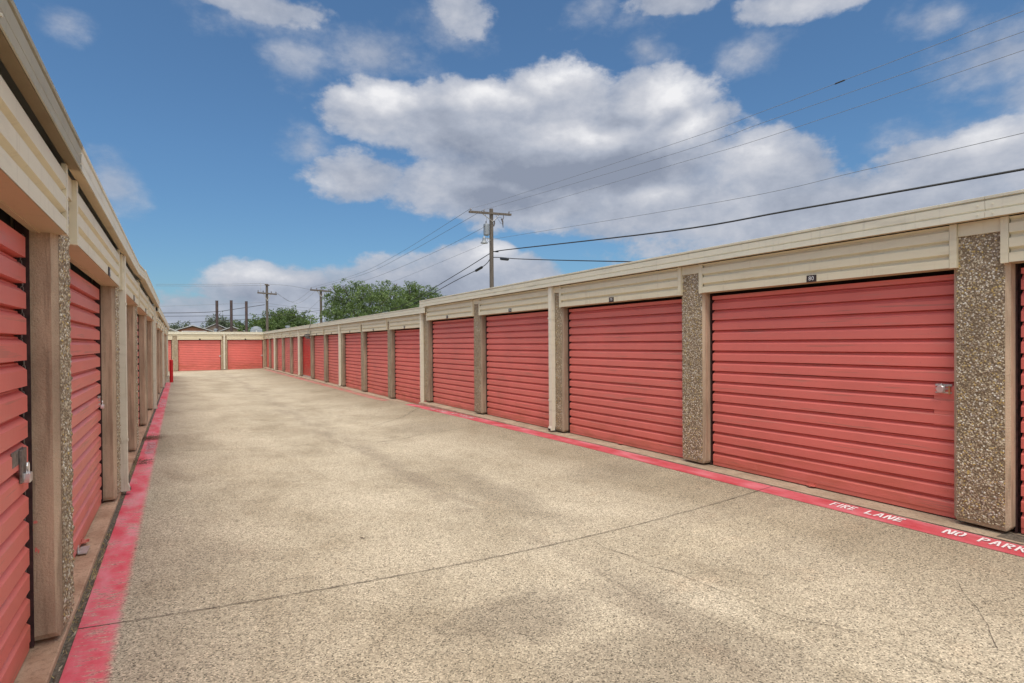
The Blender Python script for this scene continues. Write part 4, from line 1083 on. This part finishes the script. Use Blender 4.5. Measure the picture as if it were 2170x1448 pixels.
# ------------------------------------------------------------------ light and sky
SUN_EL, SUN_AZ = math.radians(64), math.radians(206)      # azimuth clockwise from +Y: behind the camera, a little to the left
sd_ = Vector((math.sin(SUN_AZ)*math.cos(SUN_EL), math.cos(SUN_AZ)*math.cos(SUN_EL), math.sin(SUN_EL)))
sl = bpy.data.lights.new('sun', 'SUN'); sl.energy = 1.35; sl.angle = math.radians(24); sl.color = (1, .92, .80)
so_ = bpy.data.objects.new('sun', sl); COL.objects.link(so_); so_.location = sd_*50
so_.rotation_euler = sd_.to_track_quat('Z', 'Y').to_euler()

w = bpy.data.worlds.new('World'); scene.world = w; w.use_nodes = True; nt = w.node_tree
bg = nt.nodes['Background']
sky = nd(nt, 'ShaderNodeTexSky', sky_type='NISHITA'); sky.sun_disc = False; sky.sun_elevation = SUN_EL; sky.sun_rotation = SUN_AZ
sky.air_density = 1.0; sky.dust_density = .6; sky.ozone_density = 2.5
tc = nd(nt, 'ShaderNodeTexCoord'); D = tc.outputs['Generated']
sx = nd(nt, 'ShaderNodeSeparateXYZ'); nt.links.new(D, sx.inputs[0])
az = mth(nt, 'ARCTAN2', sx.outputs[0], sx.outputs[1]); el = mth(nt, 'ARCSINE', sx.outputs[2])
cmb = nd(nt, 'ShaderNodeCombineXYZ'); nt.links.new(az, cmb.inputs[0]); nt.links.new(el, cmb.inputs[1])
def vnoise(scale, detail, rough, sy=1.6):
    m_ = nd(nt, 'ShaderNodeVectorMath', operation='MULTIPLY'); nt.links.new(D, m_.inputs[0]); m_.inputs[1].default_value = (1, 1, sy)
    n_ = nd(nt, 'ShaderNodeTexNoise'); nt.links.new(m_.outputs[0], n_.inputs['Vector']); n_.inputs['Scale'].default_value = scale; n_.inputs['Detail'].default_value = detail; n_.inputs['Roughness'].default_value = rough
    return n_
warp = vnoise(5, 4, .6)
wv = nd(nt, 'ShaderNodeVectorMath', operation='MULTIPLY_ADD'); nt.links.new(warp.outputs['Color'], wv.inputs[0]); wv.inputs[1].default_value = (.12, .07, 0)
sub = nd(nt, 'ShaderNodeVectorMath', operation='SUBTRACT'); nt.links.new(cmb.outputs[0], sub.inputs[0]); sub.inputs[1].default_value = (.06, .035, 0)
nt.links.new(sub.outputs[0], wv.inputs[2]); UV = wv.outputs[0]
def blobs(items):
    """each cloud: (azimuth, elevation, half width, half height, weight) given from where it hangs in the sky"""
    acc = None
    for X, Y, rx, ry, wgt in items:
        r = ray(X, Y).normalized(); a_ = math.atan2(r.x, r.y); e_ = math.asin(r.z)
        c_ = math.hypot((X-1085)/FPX, (CY-Y)/FPX); sc = 1/FPX/(1+c_*c_*.6)
        s_ = nd(nt, 'ShaderNodeVectorMath', operation='SUBTRACT'); nt.links.new(UV, s_.inputs[0]); s_.inputs[1].default_value = (a_, e_, 0)
        m_ = nd(nt, 'ShaderNodeVectorMath', operation='MULTIPLY'); nt.links.new(s_.outputs[0], m_.inputs[0]); m_.inputs[1].default_value = (1/(rx*sc), 1/(ry*sc), 0)
        l_ = nd(nt, 'ShaderNodeVectorMath', operation='LENGTH'); nt.links.new(m_.outputs[0], l_.inputs[0])
        v_ = mth(nt, 'MULTIPLY_ADD', l_.outputs['Value'], -wgt, wgt)
        acc = v_ if acc is None else mth(nt, 'MAXIMUM', acc, v_)
    return acc
CL = [(820, 225, 180, 80, 1.3), (1010, 260, 250, 105, 1.6), (1180, 215, 160, 110, 1.4), (1370, 250, 210, 115, 1.5), (1250, 340, 380, 120, 1.7), (1500, 265, 110, 60, .9),
      (1050, 400, 300, 90, 1.3), (760, 375, 140, 70, 1.), (1180, 430, 330, 80, 1.), (1400, 430, 300, 100, 1.2), (1640, 360, 150, 90, 1.3), (1640, 450, 320, 100, 1.4),
      (2020, 360, 230, 95, 1.4), (2170, 350, 150, 110, 1.4), (1900, 440, 280, 80, 1.3), (520, 0, 260, 50, .9), (980, 22, 110, 60, .8), (1690, 10, 190, 50, 1.), (1430, 5, 150, 40, .9),
      (900, 605, 320, 75, 1.4), (620, 605, 200, 60, 1.3), (1000, 570, 120, 65, 1.5), (1110, 595, 100, 55, 1.4), (440, 672, 120, 50, 1.2), (760, 650, 500, 45, 1.), (1560, 520, 400, 60, .4)]
THIN = [(2110, 110, 220, 130, 1.1), (2170, 210, 150, 100, 1.), (1960, 40, 90, 50, .8), (1270, 25, 100, 50, .8), (640, 120, 130, 80, .9), (800, 110, 200, 90, 1.), (1375, 110, 90, 80, .9), (1590, 110, 140, 70, .8),
        (650, 305, 90, 60, .8), (235, 395, 90, 95, 1.1), (150, 40, 90, 70, .7), (940, 60, 160, 80, .8), (1380, 40, 240, 60, .6), (1950, 300, 200, 80, .7), (560, 30, 300, 70, .8)]
f1 = vnoise(9, 9, .62); f2 = vnoise(34, 5, .6)
dens = mth(nt, 'ADD', blobs(CL), mth(nt, 'MULTIPLY', mth(nt, 'SUBTRACT', f1.outputs['Fac'], .47), 1.0))
dens = mth(nt, 'ADD', dens, mth(nt, 'MULTIPLY', mth(nt, 'SUBTRACT', f2.outputs['Fac'], .5), .50))
mask = smooth(nt, dens, .06, .36)
mask = mth(nt, 'MULTIPLY', mask, smooth(nt, dens, .0, .8, .75, 1.0))
thin = mth(nt, 'ADD', blobs(THIN), mth(nt, 'MULTIPLY', mth(nt, 'SUBTRACT', f1.outputs['Fac'], .52), 1.6))
thin = mth(nt, 'ADD', thin, mth(nt, 'MULTIPLY', mth(nt, 'SUBTRACT', f2.outputs['Fac'], .5), .5))
mask = mth(nt, 'MAXIMUM', mask, smooth(nt, thin, .05, 1.0, 0, .72))
# cumulus light: bright crowns, grey bases
BR = [(820, 195, 170, 50, 1.), (1200, 150, 160, 60, .9), (1420, 200, 160, 70, .9), (1030, 200, 150, 50, .8), (1230, 290, 160, 40, .6), (1480, 260, 90, 60, .8), (700, 385, 70, 35, .5), (2040, 305, 130, 50, .6), (1630, 330, 90, 50, .5), (1020, 545, 110, 45, .6), (560, 575, 150, 35, .4), (1690, 20, 120, 40, .35), (1400, 410, 90, 30, .5)]
DK = [(1250, 365, 330, 50, 1.), (1080, 420, 160, 40, .7), (1300, 260, 90, 30, .5), (850, 620, 220, 45, .5), (1000, 330, 140, 50, .5), (540, 620, 200, 40, .4), (1420, 250, 60, 25, .4)]
cb_ = mth(nt, 'MAXIMUM', blobs(BR), 0.); cd = mth(nt, 'MAXIMUM', blobs(DK), 0.)
sh = mth(nt, 'ADD', mth(nt, 'SUBTRACT', mth(nt, 'MULTIPLY', cb_, .75), mth(nt, 'MULTIPLY', cd, .65)), mth(nt, 'MULTIPLY', mth(nt, 'SUBTRACT', f1.outputs['Fac'], .5), .9))
sh = mth(nt, 'ADD', sh, mth(nt, 'MULTIPLY', mth(nt, 'SUBTRACT', f2.outputs['Fac'], .5), .35))
cc = ramp(nt, mth(nt, 'ADD', sh, .42, clamp=True), [(0.05, (.27, .31, .40)), (.40, (.42, .46, .55)), (.70, (.60, .62, .68)), (1., (.88, .88, .90))])
tint = mix(nt, 1., sky.outputs[0], (.080, .106, .119), 'MULTIPLY')
SKYMUL = tint
EXPO = .52; K_ = 2**-EXPO
SKYMUL = mix(nt, 1., SKYMUL, ramp(nt, el, [(.0, (.70, .74, .78)), (.30, (.90, .93, .95)), (.6, (1, 1, 1))]), 'MULTIPLY')
cl_ = mix(nt, 1., mix(nt, mask, SKYMUL, cc), (K_, K_, K_), 'MULTIPLY')
# unseen bright cloud added overhead and behind the camera to light the walls
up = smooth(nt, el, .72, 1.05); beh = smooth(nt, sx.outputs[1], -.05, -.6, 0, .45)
fill_cloud = mth(nt, 'MULTIPLY', mth(nt, 'MAXIMUM', up, beh), smooth(nt, f1.outputs['Fac'], .30, .50))
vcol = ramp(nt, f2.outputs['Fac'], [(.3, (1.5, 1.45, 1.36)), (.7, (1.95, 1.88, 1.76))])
cl_ = mix(nt, fill_cloud, cl_, vcol)
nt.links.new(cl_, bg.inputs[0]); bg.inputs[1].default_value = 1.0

# ------------------------------------------------------------------ camera
cam = bpy.data.cameras.new('camera'); co = bpy.data.objects.new('camera', cam); COL.objects.link(co); scene.camera = co
F_ = ray(1085, CY); R_ = (ray(1086, CY)-ray(1085, CY))*FPX; U_ = (ray(1085, CY-1)-ray(1085, CY))*FPX
mt_ = Matrix(((R_.x, U_.x, -F_.x, 0), (R_.y, U_.y, -F_.y, 0), (R_.z, U_.z, -F_.z, EYE), (0, 0, 0, 1)))
co.matrix_world = mt_
cam.sensor_width = 36; cam.lens = FPX/2170*36; cam.shift_y = (CY-724)/2170; cam.clip_start = .05; cam.clip_end = 2000
scene.view_settings.view_transform = 'Standard'; scene.view_settings.look = 'None'; scene.view_settings.exposure = EXPO; scene.view_settings.gamma = 1
scene.cycles.max_bounces = 6; scene.cycles.use_denoising = True
